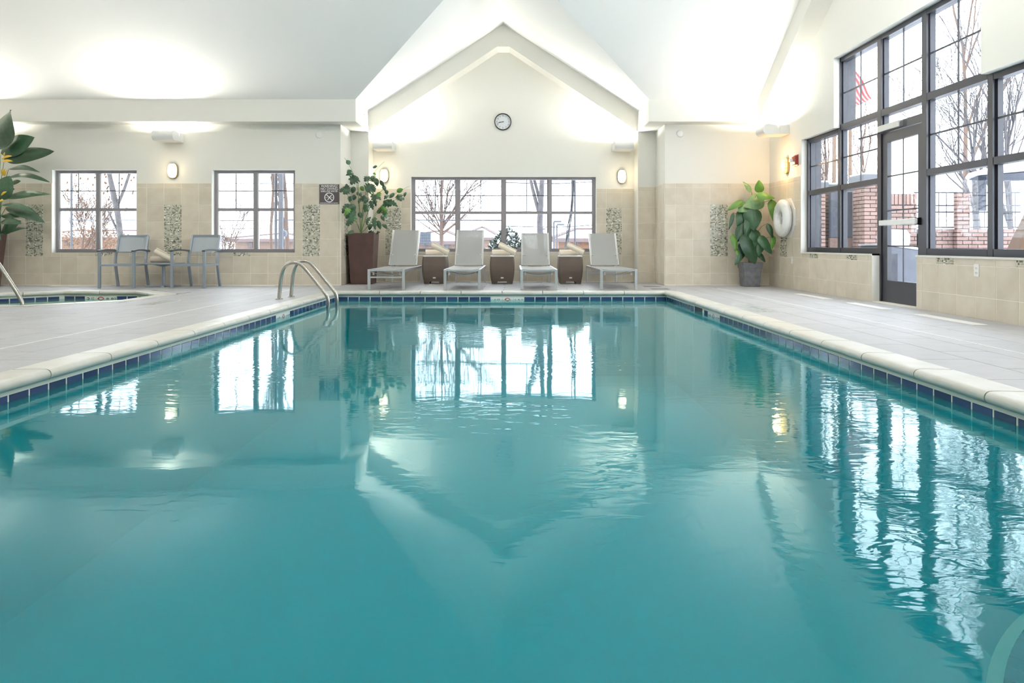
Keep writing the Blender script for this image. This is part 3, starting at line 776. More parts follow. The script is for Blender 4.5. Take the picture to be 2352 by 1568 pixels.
# ------------------------------------------------------------------ spa
SC, SA, SH = Vector((-6.2, 9.6)), 1.30, 0.55
oct_ = [(SC.x+a, SC.y+b) for a, b in ((SH,SA),(SA,SH),(SA,-SH),(SH,-SA),(-SH,-SA),(-SA,-SH),(-SA,SH),(-SH,SA))]
spa = thing('spa_pool', 'small octagonal spa pool with navy tiles left of the main pool', 'spa')
tp2 = 0.157
for i in range(8):
    a = Vector(oct_[i]); b = Vector(oct_[(i+1)%8]); d = b-a; L_ = d.length; dn = d.normalized(); nin = Vector((dn.y, -dn.x))
    if nin.dot(SC-a) < 0: nin = -nin
    out = -nin
    # grout backing and basin wall
    mb = MB(); q = [a, b, b+out*0.12, a+out*0.12]
    mb.prism([(p.x,p.y) for p in q], 'z', -0.9, -0.03); mb.build('basin_wall', 'pgrout', spa)
    k = 3 if i in (2,3,4,5) else 2
    coping_run(spa, a, b, (out.x,out.y), CLn=0.6)
    if i in (7, 0, 6, 1):
        n = int(L_/tp2); off0 = (L_-n*tp2)/2
        ang = math.atan2(nin.y, nin.x)+PI/2
        for j in range(n):
            p = a+dn*(off0+tp2*(j+0.5))
            mark = i == 7 and j in (2,3,4)
            me = tile_mesh(tp2, th, 0.008, '-y', 'white_tile' if mark else 'ptile', g=0.006)
            o = bpy.data.objects.new('depth_marker' if mark else 'tile', me); COL.objects.link(o); o.parent = spa
            o.location = (p.x-nin.x*0.0055, p.y-nin.y*0.0055, ztile); o.rotation_euler = (0,0,ang)
            if mark:
                if j == 2: text('numeral', '3', 0.11, 'ink', o, (-0.030,-0.0085,0.012)); text('unit', 'FT', 0.045, 'ink', o, (0.040,-0.0085,0.040))
                elif j == 4: text('numeral', '0.9', 0.10, 'ink', o, (-0.018,-0.0085,0.012)); text('unit', 'M', 0.036, 'ink', o, (0.062,-0.0085,0.040))
                else: no_dive_icon(o, (0,0,0.005), AXF, 0.06)
MB().prism(oct_, 'z', -1.0, -0.9).build('basin_floor', 'plaster', spa)
sw_ = MB().add([(x,y,0) for x,y in oct_], [tuple(range(8))[::-1]]).build('spa_water', 'spa_water', loc=(0,0,WZ), fix=False)
tag(sw_, 'pale green water inside the octagonal spa', 'water')
# wedge fillers of coping at the octagon corners
for i in range(8):
    a = Vector(oct_[i]); p0 = Vector(oct_[i-1]); p1 = Vector(oct_[(i+1)%8])
    def outn(p, q):
        d = (q-p).normalized(); n = Vector((d.y,-d.x)); return -n if n.dot(SC-p) > 0 else n
    n0, n1 = outn(p0, a), outn(a, p1)
    MB().prism([(a.x,a.y),(a.x+n0.x*CW,a.y+n0.y*CW),(a.x+n1.x*CW,a.y+n1.y*CW)], 'z', -0.03, 0.0045).build('corner_coping', 'coping', spa)
# spa grab rail
e = thing('spa_handrail', 'stainless grab rail rising from the octagonal spa at the left edge', 'handrail', (-6.77, 9.95, WZ-0.6))
pts = [P(52,697,9.95)+Vector((0.03,0,-0.6)), P(52,697,9.95), P(49,690,9.95), P(40,672,9.95), P(0,611,9.95), P(-30,566,9.95), P(-50,545,9.95), P(-70,538,9.95), P(-95,545,9.95), P(-108,565,9.95), P(-112,600,9.95), P(-112,680,9.95)]
pts[-1].z = 0.0; pts[-1].x = pts[-2].x
def smooth_path(pts, it=2):
    for _ in range(it):
        q = [pts[0]]
        for a, b in zip(pts[:-1], pts[1:]): q += [a*0.75+b*0.25, a*0.25+b*0.75]
        pts = q+[pts[-1]]
    return pts
MB().tube([p-e.location for p in smooth_path(pts)], 0.027, 12).build('rail', 'steel', e, smooth=True)
MB().lathe([(0.055,0),(0.055,0.01),(0.03,0.02)], 20, tuple(pts[-1]-e.location)).build('flange', 'steel', e)

# ------------------------------------------------------------------ deck
def in_oct(x, y, grow=0.0):
    dx, dy = abs(x-SC.x), abs(y-SC.y); s_ = SA+grow
    return dx < s_ and dy < s_ and dx+dy < (SA+SH)+grow*1.414
dx0, dx1, dy1 = PXL-CW-0.004, PXR+CW+0.004, PY1+CW+0.004
# slab with a hole for the spa: polygons triangulated by strips
def deck_slab(name, label, polys):
    mb = MB()
    for p in polys: mb.prism(p, 'z', -0.14, -0.006)
    o = mb.build(name, 'fgrout'); tag(o, label, 'floor', kind='structure'); return o
g = CW+0.004
so = [(SC.x+a, SC.y+b) for a, b in ((SH+g*0.414,SA+g),(SA+g,SH+g*0.414),(SA+g,-SH-g*0.414),(SH+g*0.414,-SA-g),(-SH-g*0.414,-SA-g),(-SA-g,-SH-g*0.414),(-SA-g,SH+g*0.414),(-SH-g*0.414,SA+g))]
sx0, sx1, sy0, sy1 = SC.x-SA-g, SC.x+SA+g, SC.y-SA-g, SC.y+SA+g
fl_l = deck_slab('floor', 'grey tiled pool deck around the spa and armchairs', [
    [(XL,YBACK),(sx0,YBACK),(sx0,YW),(XL,YW)], [(sx1,YBACK),(dx0,YBACK),(dx0,YW),(sx1,YW)],
    [(sx0,YBACK),(sx1,YBACK),(sx1,sy0),(sx0,sy0)], [(sx0,sy1),(sx1,sy1),(sx1,YW),(sx0,YW)],
    [(sx0,sy0),so[4],so[5]], [(sx1,sy0),so[2],so[3]], [(sx1,sy1),so[0],so[1]], [(sx0,sy1),so[6],so[7]]])
fl_r = deck_slab('floor_right', 'grey tiled pool deck along the stepped window wall', [[(dx1,YBACK),(XR,YBACK),(XR,YW),(dx1,YW)]])
fl_b = deck_slab('floor_back', 'pale tiled deck strip under the four loungers', [[(dx0,dy1),(dx1,dy1),(dx1,YW),(dx0,YW)], [(XO0,YW),(XO1,YW),(XO1,YP),(XO0,YP)], [(XI0,YP),(XI1,YP),(XI1,YR),(XI0,YR)]])
fl_f = deck_slab('floor_front', 'grey deck behind the viewer', [[(dx0,YBACK),(dx1,YBACK),(dx1,PY0-0.2),(dx0,PY0-0.2)]])
def clip_poly(poly_, x0, x1, y0, y1):
    def cl(ps, f, ins):
        out = []
        for i in range(len(ps)):
            a, b = ps[i], ps[(i+1)%len(ps)]; ia, ib = ins(a), ins(b)
            if ia: out.append(a)
            if ia != ib: out.append(f(a,b))
        return out
    def ix(c): return lambda a,b: (c, a[1]+(b[1]-a[1])*(c-a[0])/(b[0]-a[0]))
    def iy(c): return lambda a,b: (a[0]+(b[0]-a[0])*(c-a[1])/(b[1]-a[1]), c)
    for f, ins in ((ix(x0), lambda p: p[0] >= x0), (ix(x1), lambda p: p[0] <= x1), (iy(y0), lambda p: p[1] >= y0), (iy(y1), lambda p: p[1] <= y1)):
        if not poly_: break
        poly_ = cl(poly_, f, ins)
    return poly_
TW, TL = 0.33, 0.66
def floor_tiles(parent, x0, x1, y0, y1, xs, ys, along='y', hole=False, skip=None):
    """running-bond tiles, long side along y or x; xs,ys anchor the grid"""
    tw, tl = (TW, TL) if along == 'y' else (TL, TW)
    i = math.floor((x0-xs)/tw)
    while xs+i*tw < x1:
        j = math.floor((y0-ys)/tl)-1
        sh = (TL/2 if i % 2 else 0) if along == 'y' else 0
        while True:
            ya = ys+j*tl+sh
            if ya > y1: break
            shx = (TL/2 if j % 2 else 0) if along == 'x' else 0
            a, b = max(xs+i*tw-shx, x0), min(xs+(i+1)*tw-shx, x1); c, d = max(ya, y0), min(ya+tl, y1)
            j += 1
            if b-a < 0.02 or d-c < 0.02: continue
            if skip and skip(a,b,c,d): continue
            cx_, cy_ = (a+b)/2, (c+d)/2
            corners = [(a,c),(b,c),(b,d),(a,d)]
            ins = [in_oct(x,y,g) for x,y in corners+[(cx_,cy_)]]
            if hole and all(ins): continue
            if hole and (any(ins) or any(a < x < b and c < y < d for x, y in so)):
                # cut against the octagon: subtract via the most separating edge
                best = None
                for k in range(8):
                    p, q = Vector(so[k]), Vector(so[(k+1)%8]); dn = (q-p).normalized(); nn = Vector((dn.y,-dn.x))
                    if nn.dot(SC-p) > 0: nn = -nn
                    out = []
                    ps = corners
                    for t in range(4):
                        u, v = Vector(ps[t]), Vector(ps[(t+1)%4]); du, dv = nn.dot(u-p), nn.dot(v-p)
                        if du >= 0: out.append((u.x,u.y))
                        if (du >= 0) != (dv >= 0):
                            w_ = u+(v-u)*(du/(du-dv)); out.append((w_.x,w_.y))
                    ar = abs(sum(out[t][0]*out[(t+1)%len(out)][1]-out[(t+1)%len(out)][0]*out[t][1] for t in range(len(out))))/2 if len(out) > 2 else 0
                    if best is None or ar > best[0]: best = (ar, out)
                if best[0] < 0.004: continue
                ps = best[1]; mx = (sum(p[0] for p in ps)/len(ps), sum(p[1] for p in ps)/len(ps))
                mb = MB().prism([(mx[0]+(p[0]-mx[0])*0.985, mx[1]+(p[1]-mx[1])*0.985) for p in ps], 'z', -0.006, 0)
                mb.build('tile', 'ftile', parent); continue
            o = bpy.data.objects.new('tile', tile_mesh(b-a, d-c, 0.006, 'z', 'ftile', g=0.0016)); COL.objects.link(o); o.parent = parent
            o.location = (cx_, cy_, -0.006)
        i += 1
JL, JR = -3.44, 3.26
floor_tiles(fl_l, JL+0.006, dx0, 3.2, YW, dx0-2*TW, 3.4)
floor_tiles(fl_l, XL+0.9, JL-0.006, 3.9, YW, JL-20*TW, 3.4, hole=True, skip=lambda a,b,c,d: (a+b)/2 < -0.75*(c+d)/2-0.4)
floor_tiles(fl_r, dx1, JR-0.006, 3.0, YW, dx1, 3.1)
floor_tiles(fl_r, JR+0.006, XR, 3.6, YW, JR, 3.3)
floor_tiles(fl_b, dx0, dx1, dy1, YW, dx0, dy1, along='x')
floor_tiles(fl_b, XO0, XO1, YW, YP, dx0, dy1, along='x')
floor_tiles(fl_b, XI0, XI1, YP, YR, dx0, dy1, along='x')
MB().box(JL-0.006,JL+0.006,2.8,11.35,-0.006,0.001).build('expansion_joint', 'joint', fl_l)
MB().box(XL+1.0,JL-0.006,11.34,11.352,-0.006,0.001).build('expansion_joint', 'joint', fl_l)
MB().box(JR-0.006,JR+0.006,2.8,11.6,-0.006,0.001).build('expansion_joint', 'joint', fl_r)

# white linear floor registers
def vent(label, x0, x1, y0, y1):
    e = thing('floor_vent', label, 'vent', ((x0+x1)/2,(y0+y1)/2,0), group='white floor registers along the walls')
    hx, hy = (x1-x0)/2, (y1-y0)/2
    b = 0.016
    mb = MB(); mb.box(-hx,hx,-hy,-hy+b,0,0.006); mb.box(-hx,hx,hy-b,hy,0,0.006); mb.box(-hx,-hx+b,-hy+b,hy-b,0,0.006); mb.box(hx-b,hx,-hy+b,hy-b,0,0.006)
    mb.build('vent_frame', 'plastic', e)
    mb = MB(); n = 5
    for k in range(n):
        if hx > hy:
            c = -hy+b+(2*hy-2*b)*(k+0.5)/n; mb.box(-hx+b,hx-b,c-0.007,c+0.007,0,0.005)
        else:
            c = -hx+b+(2*hx-2*b)*(k+0.5)/n; mb.box(c-0.007,c+0.007,-hy+b,hy-b,0,0.005)
    o = mb.build('louvre', 'plastic', e); o['kind'] = 'stuff'
vent('white floor register nearest the viewer by the window wall', 3.97, 4.10, 6.27, 7.22)
vent('white floor register in front of the glass door', 3.95, 4.08, 7.78, 8.66)
vent('white floor register between the slate pot and the glass door', 3.95, 4.07, 9.26, 10.24)
vent('white floor register under the left square window beside the armchair', -7.8, -6.77, 12.16, 12.29)
vent('white floor register right of the armchairs by the pool ladder', -5.0, -4.03, 12.16, 12.29)
vent('white floor register behind the middle wicker table', -0.80, 0.42, 13.40, 13.52)
# pale deck marker plates set in the floor
def marker(label, x0, x1, y0, y1, seed):
    e = thing('deck_marker', label, 'marker', ((x0+x1)/2,(y0+y1)/2,0), group='white deck marker tiles')
    rnd = random.Random(seed); n = 4; L_ = (y1-y0)/n
    for k in range(n):
        c = -(y1-y0)/2+L_*(k+0.5)
        MB().box(-(x1-x0)/2,(x1-x0)/2,c-L_/2+0.004,c+L_/2-0.004,0,0.003).build('tile', 'white_tile', e)
        if k < 3:
            mb = MB()
            for q in range(5):
                u = -(x1-x0)/2+0.03+rnd.random()*((x1-x0)-0.08); v = c-L_/2+0.03+rnd.random()*(L_-0.08)
                mb.box(u,u+0.035,v,v+0.02,0.003,0.0035)
            o = mb.build('worn_print', 'ink', e); o['kind'] = 'stuff'
marker('worn white marker tiles on the deck by the skimmer side', 2.52, 2.74, 7.45, 8.45, 3)
marker('worn white marker tiles on the deck beside the spa', -4.35, -4.15, 8.35, 9.05, 5)


# ------------------------------------------------------------------ ladder
lad = thing('pool_ladder', 'curved stainless ladder rails at the far left pool corner', 'ladder', (-2.97, 9.45, 0))
def rail(pxs, d, yshift=0.0):
    pts = [P(px, py, d) for px, py in pxs]
    pts[0].z = 0.0
    pts.append(pts[-1]+Vector((0.0,0,-0.7)))
    pts = smooth_path(pts, 2)
    MB().tube([p-lad.location for p in pts], 0.0235, 12).build('rail', 'steel', lad, smooth=True)
    b = pts[0]-lad.location
    MB().lathe([(0.05,0.0),(0.05,0.008),(0.036,0.016),(0.0,0.016)], 20, (b.x,b.y,0.0)).build('flange', 'steel', lad)
rail([(641,687),(644,650),(646,634),(651,614),(665,603),(681,602),(697,610),(742,668),(751,679),(755,693),(753,710)], 9.26)
rail([(668.5,681),(671,650),(673,628),(679,608),(690,599),(704,599),(718,607),(762,662),(771,673),(775,688),(774,703)], 9.68)
for z in (-0.30, -0.58): MB().box(0.58,0.66,-0.16,0.20,z-0.012,z+0.012).build('tread', 'steel', lad)

# ------------------------------------------------------------------ armchairs
def armchair(label, loc, rz):
    e = thing('armchair', label, 'chair', loc, rz, group='grey sling armchairs by the wall')
    hw, sh, ah = 0.262, 0.385, 0.60
    # front faces -y; origin mid seat on floor
    yf, yb = -0.28, 0.27
    for sx in (-1, 1):
        MB().box(sx*hw-0.02, sx*hw+0.02, yf-0.02, yf+0.02, 0, ah-0.012).build('leg', 'blue_alu', e, bevel=0.003)
        pts = smooth_path([Vector((sx*(hw-0.02),yb+0.06,0)), Vector((sx*(hw-0.02),yb,0.22)), Vector((sx*(hw-0.02),yb-0.05,0.40)), Vector((sx*(hw-0.02),yb-0.02,0.55)), Vector((sx*(hw-0.02),yb+0.03,0.62))], 2)
        MB().sweep(pts, 0.034, 0.036, (1,0,0)).build('leg', 'blue_alu', e)
        pts = smooth_path([Vector((sx*hw,yf-0.03,ah-0.006)), Vector((sx*hw,yf+0.12,ah+0.012)), Vector((sx*hw,yb-0.14,ah+0.006)), Vector((sx*hw,yb+0.03,ah-0.012))], 2)
        MB().sweep(pts, 0.05, 0.022, (0,0,1)).build('armrest', 'dark_arm', e)
    mb = MB()
    mb.box(-hw+0.02,hw-0.02,yf-0.015,yf+0.015,sh-0.032,sh); mb.box(-hw+0.02,hw-0.02,yb-0.07,yb-0.04,sh-0.032,sh)
    for sx in (-1,1): mb.box(sx*hw-0.014,sx*hw+0.014,yf+0.02,yb-0.04,sh-0.032,sh-0.002)
    mb.build('seat_frame', 'blue_alu', e)
    MB().sheet(lambda u, v: (-hw+0.02+u*(2*hw-0.04), yf+0.016+v*(yb-yf-0.09), sh-0.012-0.012*math.sin(PI*u)), 8, 4, (0,0,0.004)).build('seat', 'sling_c', e, smooth=False)
    # backrest: frame with sling, leaning back
    zb0, zb1 = 0.575, 0.845; tl = 0.09
    def bk(u, v): 
        return Vector((-hw+0.03+u*(2*hw-0.06), yb-0.0+v*tl-0.03*math.sin(PI*u)*0+0.035*(1-(2*u-1)**2), zb0+v*(zb1-zb0)))
    for u in (0,1): MB().sweep([bk(u,t/6) for t in range(7)], 0.034, 0.03, (1,0,0)).build('back_stile', 'blue_alu', e)
    MB().sweep([bk(t/8,1) for t in range(9)], 0.03, 0.03).build('back_top_rail', 'blue_alu', e)
    MB().sheet(bk, 10, 4, (0,0.006,0)).build('backrest', 'sling_c', e)
    return e
armchair('grey sling armchair in front of the left square window', (-6.345, 11.83, 0), R(5))
armchair('grey sling armchair closer to the pool ladder', (-5.172, 11.83, 0), R(-2))
# side table between them
t = thing('side_table', 'low grey pedestal table between the two armchairs', 'table', (-5.79, 12.0, 0))
MB().box(-0.245,0.245,-0.25,0.25,0.372,0.395).build('table_top', 'blue_alu', t, bevel=0.004)
MB().add(*(lambda a, b: ([(-a,-a,0.372),(a,-a,0.372),(a,a,0.372),(-a,a,0.372),(-b,-b,0.335),(b,-b,0.335),(b,b,0.335),(-b,b,0.335)], [(0,1,2,3),(7,6,5,4),(0,4,5,1),(1,5,6,2),(2,6,7,3),(3,7,4,0)]))(0.13,0.03)).build('top_bracket', 'blue_alu', t)
MB().tube([(0,0,0.02),(0,0,0.345)], 0.026, 14).build('column', 'blue_alu', t, smooth=False)
for a in (20, 110, 200, 290):
    c, s_ = math.cos(R(a)), math.sin(R(a))
    MB().bar((0,0,0.026),(0.27*c,0.27*s_*0.9,0.014),0.05,0.024).build('foot', 'blue_alu', t)

# ------------------------------------------------------------------ towels
def towel_mesh(L_, r0, turns=3.2, seed=0):
    rnd = random.Random(seed); mb = MB(); n = int(turns*16); th_ = r0/turns*0.78
    out, inn = [], []
    for i in range(n+1):
        f = i/n; a = 2*PI*turns*f; r_ = 0.008+(r0-0.008)*f
        out.append((r_*math.cos(a), r_*math.sin(a))); q = max(0.002, r_-th_); inn.append((q*math.cos(a), q*math.sin(a)))
    vs = []
    m_ = n+1
    for (x, s_) in ((-L_/2,0.94),(-L_/2+0.012,1.0),(L_/2-0.012,1.0),(L_/2,0.94)):
        vs += [(x,a*s_,b*s_) for a,b in out]+[(x,a,b) for a,b in inn]
    fs = []
    K = 2*m_
    for s_ in range(3):
        o0, o1 = s_*K, (s_+1)*K
        for i in range(n):
            fs.append((o0+i,o0+i+1,o1+i+1,o1+i)); fs.append((o0+m_+i,o1+m_+i,o1+m_+i+1,o0+m_+i+1))
        fs.append((o0+n,o0+m_+n,o1+m_+n,o1+n))
    for o0, flip in ((0,False),(3*K,True)):
        for i in range(n): fs.append((o0+i,o0+m_+i,o0+m_+i+1,o0+i+1))
    return mb.add(vs, fs).mesh('towel')
TM = towel_mesh(0.33, 0.058); TM.materials.append(M['towel']); TM.shade_smooth()
def towel(label, loc, rz, tilt=0.0, roll=0.0):
    o = bpy.data.objects.new('rolled_towel', TM); COL.objects.link(o); o.location = loc
    o.rotation_euler = Matrix.Rotation(rz,4,'Z').to_euler() if not tilt else (Matrix.Rotation(rz,4,'Z') @ Matrix.Rotation(tilt,4,'Y') @ Matrix.Rotation(roll,4,'X')).to_euler()
    tag(o, label, 'towel', group='rolled cream towels')
def towel_pair(cx_, cy_, z, where, flip=1):
    towel('rolled cream towel lying flat on '+where, (cx_-0.06, cy_+0.055, z+0.057), R(4))
    towel('rolled cream towel leaning over the other on '+where, (cx_+0.05, cy_-0.075, z+0.126), R(-6), R(26), 0.6)

# ------------------------------------------------------------------ loungers
def lounger(label, cx_, back_top, back_y, front_stretch, rz=0.0):
    e = thing('sun_lounger', label, 'lounger', (cx_, 12.2, 0), rz, group='grey sling loungers in the alcove')
    hw = 0.285; yf, yb = -1.09, 1.10; zt = 0.318; s_ = 0.042
    for sx in (-1, 1):
        MB().box(sx*(hw-s_/2)-s_/2, sx*(hw-s_/2)+s_/2, yf, yf+s_, 0.0, zt-0.002).build('leg', 'alu', e, bevel=0.003)
        MB().box(sx*(hw-s_/2)-s_/2+0.006, sx*(hw-s_/2)+s_/2-0.006, yb-s_, yb, 0.0, zt-0.04).build('leg', 'alu', e, bevel=0.003)
        MB().box(sx*(hw-0.018)-0.018, sx*(hw-0.018)+0.018, yf+s_, yb, zt-0.042, zt-0.002).build('side_rail', 'alu', e)
        MB().box(sx*(hw-0.08)-0.012, sx*(hw-0.08)+0.012, yf+0.06, yf+0.075, zt-0.09, zt-0.042).build('rail_clip', 'plastic', e)
    MB().box(-hw+s_, hw-s_, yf+0.004, yf+0.03, zt-0.03, zt-0.004).build('front_rail', 'alu', e)
    # bowed stretchers under the seat
    for yy, sag in ((yf+0.12,0.055),(yf+0.55,0.065)):
        MB().tube([(x*(hw-0.02), yy, zt-0.035-sag*(1-x*x)) for x in [k/6-1 for k in range(13)]], 0.008, 8).build('bowed_stretcher', 'alu', e, smooth=True)
    if front_stretch: MB().box(-hw+s_, hw-s_, yf+0.008, yf+0.028, 0.185, 0.208).build('leg_stretcher', 'alu', e)
    else: MB().box(-hw+s_, hw-s_, yb-0.032, yb-0.012, 0.165, 0.188).build('leg_stretcher', 'alu', e)
    yp = back_y[0]-12.2
    # seat sling
    MB().sheet(lambda u, v: (-hw+0.03+u*(2*hw-0.06), yf+0.01+v*(yp-yf-0.03), zt-0.004-0.012*math.sin(PI*u)), 10, 6, (0,0,0.007)).build('seat', 'sling', e)
    # raised back
    ty = back_y[1]-12.2
    def bk(u, v): return Vector((-0.235+u*0.47, yp+v*(ty-yp)+0.035*math.sin(PI*u)*v, zt+0.012+v*(back_top-zt-0.012)+0.0))
    for u in (0,1): MB().sweep([bk(u,k/6) for k in range(7)], 0.03, 0.03, (1,0,0)).build('back_stile', 'alu', e)
    fr = MB(); fr.sweep([bk(k/8,1)+Vector((0,0,-0.012)) for k in range(9)], 0.028, 0.028); fr.build('back_top_rail', 'alu', e)
    MB().sheet(lambda u, v: bk(u, v)+Vector((0,-0.012,0)), 10, 6, (0,-0.005,0.003)).build('backrest', 'sling', e)
    for sx in (-1,1): MB().bar((sx*0.20, yp+0.25*(ty-yp), zt+0.2), (sx*0.20, yb-0.15, zt-0.02), 0.016, 0.016).build('back_prop', 'alu', e)
    return e
lounger('grey sling lounger next to the tall brown planter', -1.955, 0.955, (12.80, 13.25), True)
lounger('grey sling lounger second from the tall brown planter', -0.79, 0.955, (12.80, 13.25), False)
lounger('grey sling lounger third from the tall brown planter', 0.385, 0.90, (12.80, 13.22), False)
lounger('grey sling lounger rightmost, overlapping the mosaic strip', 1.607, 0.895, (12.80, 13.22), False)

# ------------------------------------------------------------------ wicker side tables
def rrect(w_, d_, r_, k=4):
    p = []
    for cx_, cy_, a0 in ((w_/2-r_,d_/2-r_,0),(-w_/2+r_,d_/2-r_,90),(-w_/2+r_,-d_/2+r_,180),(w_/2-r_,-d_/2+r_,270)):
        for i in range(k+1):
            a = R(a0+90*i/k); p.append((cx_+r_*math.cos(a), cy_+r_*math.sin(a)))
    return p
def wicker_table(label, cx_, cy_):
    e = thing('wicker_table', label, 'table', (cx_, cy_, 0), group='brown wicker side tables between the loungers')
    prof = [(0.0,0.362),(0.045,0.385),(0.12,0.412),(0.22,0.432),(0.32,0.438),(0.42,0.428),(0.482,0.412)]
    def loft(lev):
        rings = [rrect(w_, w_*0.92, 0.035) for z, w_ in lev]; n = len(rings[0]); vs = []
        for (z, w_), r_ in zip(lev, rings): vs += [(a,b,z) for a,b in r_]
        fs = [(i*n+j,i*n+(j+1)%n,(i+1)*n+(j+1)%n,(i+1)*n+j) for i in range(len(lev)-1) for j in range(n)]+[tuple(range(n))[::-1],tuple((len(lev)-1)*n+j for j in range(n))]
        return MB().add(vs, fs)
    loft(prof[1:]).build('woven_body', 'wicker', e, smooth=False)
    for sx in (-1,1):
        for sy in (-1,1):
            mb = MB(); a = 0.362/2; b = 0.385/2; w_ = 0.085
            lo_ = [(sx*a,sy*a*0.92),(sx*(a-w_),sy*a*0.92),(sx*(a-w_),sy*(a*0.92-w_)),(sx*a,sy*(a*0.92-w_))]
            hi_ = [(sx*b,sy*b*0.92),(sx*(b-w_-0.03),sy*b*0.92),(sx*(b-w_-0.03),sy*(b*0.92-w_)),(sx*b,sy*(b*0.92-w_))]
            mb.add([(x,y,0) for x,y in lo_]+[(x,y,0.047) for x,y in hi_], [(3,2,1,0),(4,5,6,7),(0,1,5,4),(1,2,6,5),(2,3,7,6),(3,0,4,7)]).build('foot', 'wicker', e)
    MB().prism(rrect(0.418,0.385,0.035), 'z', 0.482, 0.496).build('table_top', 'top', e)
    MB().box(-0.025,0.025,-0.196,-0.188,0.098,0.122).build('maker_tag', 'tag', e)
    return e
for lab, x in (('wicker side table between the first and second loungers', -1.402), ('wicker side table in the middle, between the second and third loungers', -0.205), ('wicker side table between the third lounger and the rightmost one', 1.005)):
    wicker_table(lab, x, 13.0)
towel_pair(-1.36, 12.98, 0.496, 'the wicker table nearest the brown planter')
towel_pair(-0.165, 12.98, 0.496, 'the middle wicker table')
towel_pair(1.045, 12.98, 0.496, 'the wicker table beside the rightmost lounger')
towel_pair(-5.80, 12.0, 0.395, 'the grey pedestal table')

# ------------------------------------------------------------------ uplights and wall lamps
def uplight(label, loc, rz, watts=UPLIGHT_W):
    e = thing('uplight_sconce', label, 'wall lamp', loc, rz, group='white uplight sconces')
    w_ = 0.175
    MB().box(-w_,w_,-0.15,0.0,-0.085,0.06).build('bracket', 'fix', e, bevel=0.004)
    MB().box(-w_,w_,-0.19,-0.15,-0.085,-0.005).build('neck', 'fix', e)
    pr = [(-0.19,-0.085),(-0.19,0.055)]
    pr += [(-0.335,0.075)]
    c = (-0.335,-0.01); r_ = 0.085
    pr += [(c[0]-r_*math.sin(R(a)), c[1]+r_*math.cos(R(a))) for a in range(10,171,16)]
    pr += [(-0.32,-0.095)]
    MB().prism(pr, 'x', -w_, w_).build('lamp_head', 'fix', e)
    MB().box(-w_+0.02,w_-0.02,-0.315,-0.20,0.058,0.064).build('lamp_glass', 'lens_up', e)
    l = bpy.data.lights.new('uplight_lamp', 'AREA'); l.shape = 'RECTANGLE'; l.size = 0.30; l.size_y = 0.11
    l.energy = watts; l.color = (1.0, 0.96, 0.86); l.spread = PI
    lo = bpy.data.objects.new('lamp', l); COL.objects.link(lo); lo.parent = e; lo.location = (0,-0.255,0.085); lo.rotation_euler = (PI,0,0)
    return e
uplight('white uplight sconce above the armchairs', (-5.81, YW, 2.52), 0)
uplight('white uplight sconce in the alcove above the tall planter', (-2.39, YR, 2.52), 0)
uplight('white uplight sconce in the alcove at the right end', (2.012, YR, 2.52), 0)
uplight('white uplight sconce on the gable wall by the slate pot', (XR, 11.68, 2.535), -PI/2)
uplight('white uplight sconce high on the back wall past the left edge', (-8.95, YW, 2.52), 0)
def oval(label, loc, rz, lens='lens', color=(1.0,0.80,0.50), watts=OVAL_W):
    e = thing('bulkhead_lamp', label, 'wall lamp', loc, rz, group='oval bulkhead wall lamps')
    def ring(a, b, n=28): 
        p = []
        for i in range(n):
            t = 2*PI*i/n; x = a*math.cos(t); z = b*math.sin(t)
            # stadium-like oval
            p.append((math.copysign(abs(math.cos(t))**0.75*a, math.cos(t)), math.copysign(abs(math.sin(t))**0.8*b, math.sin(t))))
        return p
    a, b = 0.082, 0.132
    MB().prism(ring(a,b), 'y', -0.035, 0.0).build('base_ring', 'brass', e)
    lev = [(0.93,-0.035),(0.90,-0.06),(0.78,-0.082),(0.55,-0.093),(0.0,-0.097)]
    vs = []; n = 28
    for s_, y in lev: vs += [(x*s_,y,z*s_) for x,z in ring(a,b)]
    fs = [(i*n+j,i*n+(j+1)%n,(i+1)*n+(j+1)%n,(i+1)*n+j) for i in range(len(lev)-1) for j in range(n)]
    MB().add(vs, fs).build('glass_dome', lens, e, smooth=True)
    cg = MB()
    cg.tube([(0,-0.03,b*0.97),(0,-0.075,b*0.85),(0,-0.103,b*0.4),(0,-0.106,0),(0,-0.103,-b*0.4),(0,-0.075,-b*0.85),(0,-0.03,-b*0.97)], 0.003, 6)
    cg.build('cage_bar', 'brass', e)
    for z in (0.042,-0.042):
        MB().tube([(-a*0.98,-0.03,z),(-a*0.85,-0.075,z),(-a*0.3,-0.102,z),(a*0.3,-0.102,z),(a*0.85,-0.075,z),(a*0.98,-0.03,z)], 0.003, 6).build('cage_bar', 'brass', e)
    l = bpy.data.lights.new('bulkhead_bulb', 'POINT'); l.energy = watts; l.color = color; l.shadow_soft_size = 0.06
    lo = bpy.data.objects.new('bulb', l); COL.objects.link(lo); lo.parent = e; lo.location = (0,-0.17,0)
oval('lit oval lamp between the two square windows', (-5.815, YW, 1.955), 0)
oval('lit oval lamp behind the leafy tall planter', (-2.425, YR, 1.985), 0, watts=OVAL_W*1.6)
oval('lit oval lamp above the rightmost lounger', (2.022, YR, 1.97), 0)
oval('amber oval lamp on the gable wall above the slate pot', (XR, 11.58, 1.955), -PI/2, 'lens_orange', (1.0,0.60,0.24), OVAL_W*5)

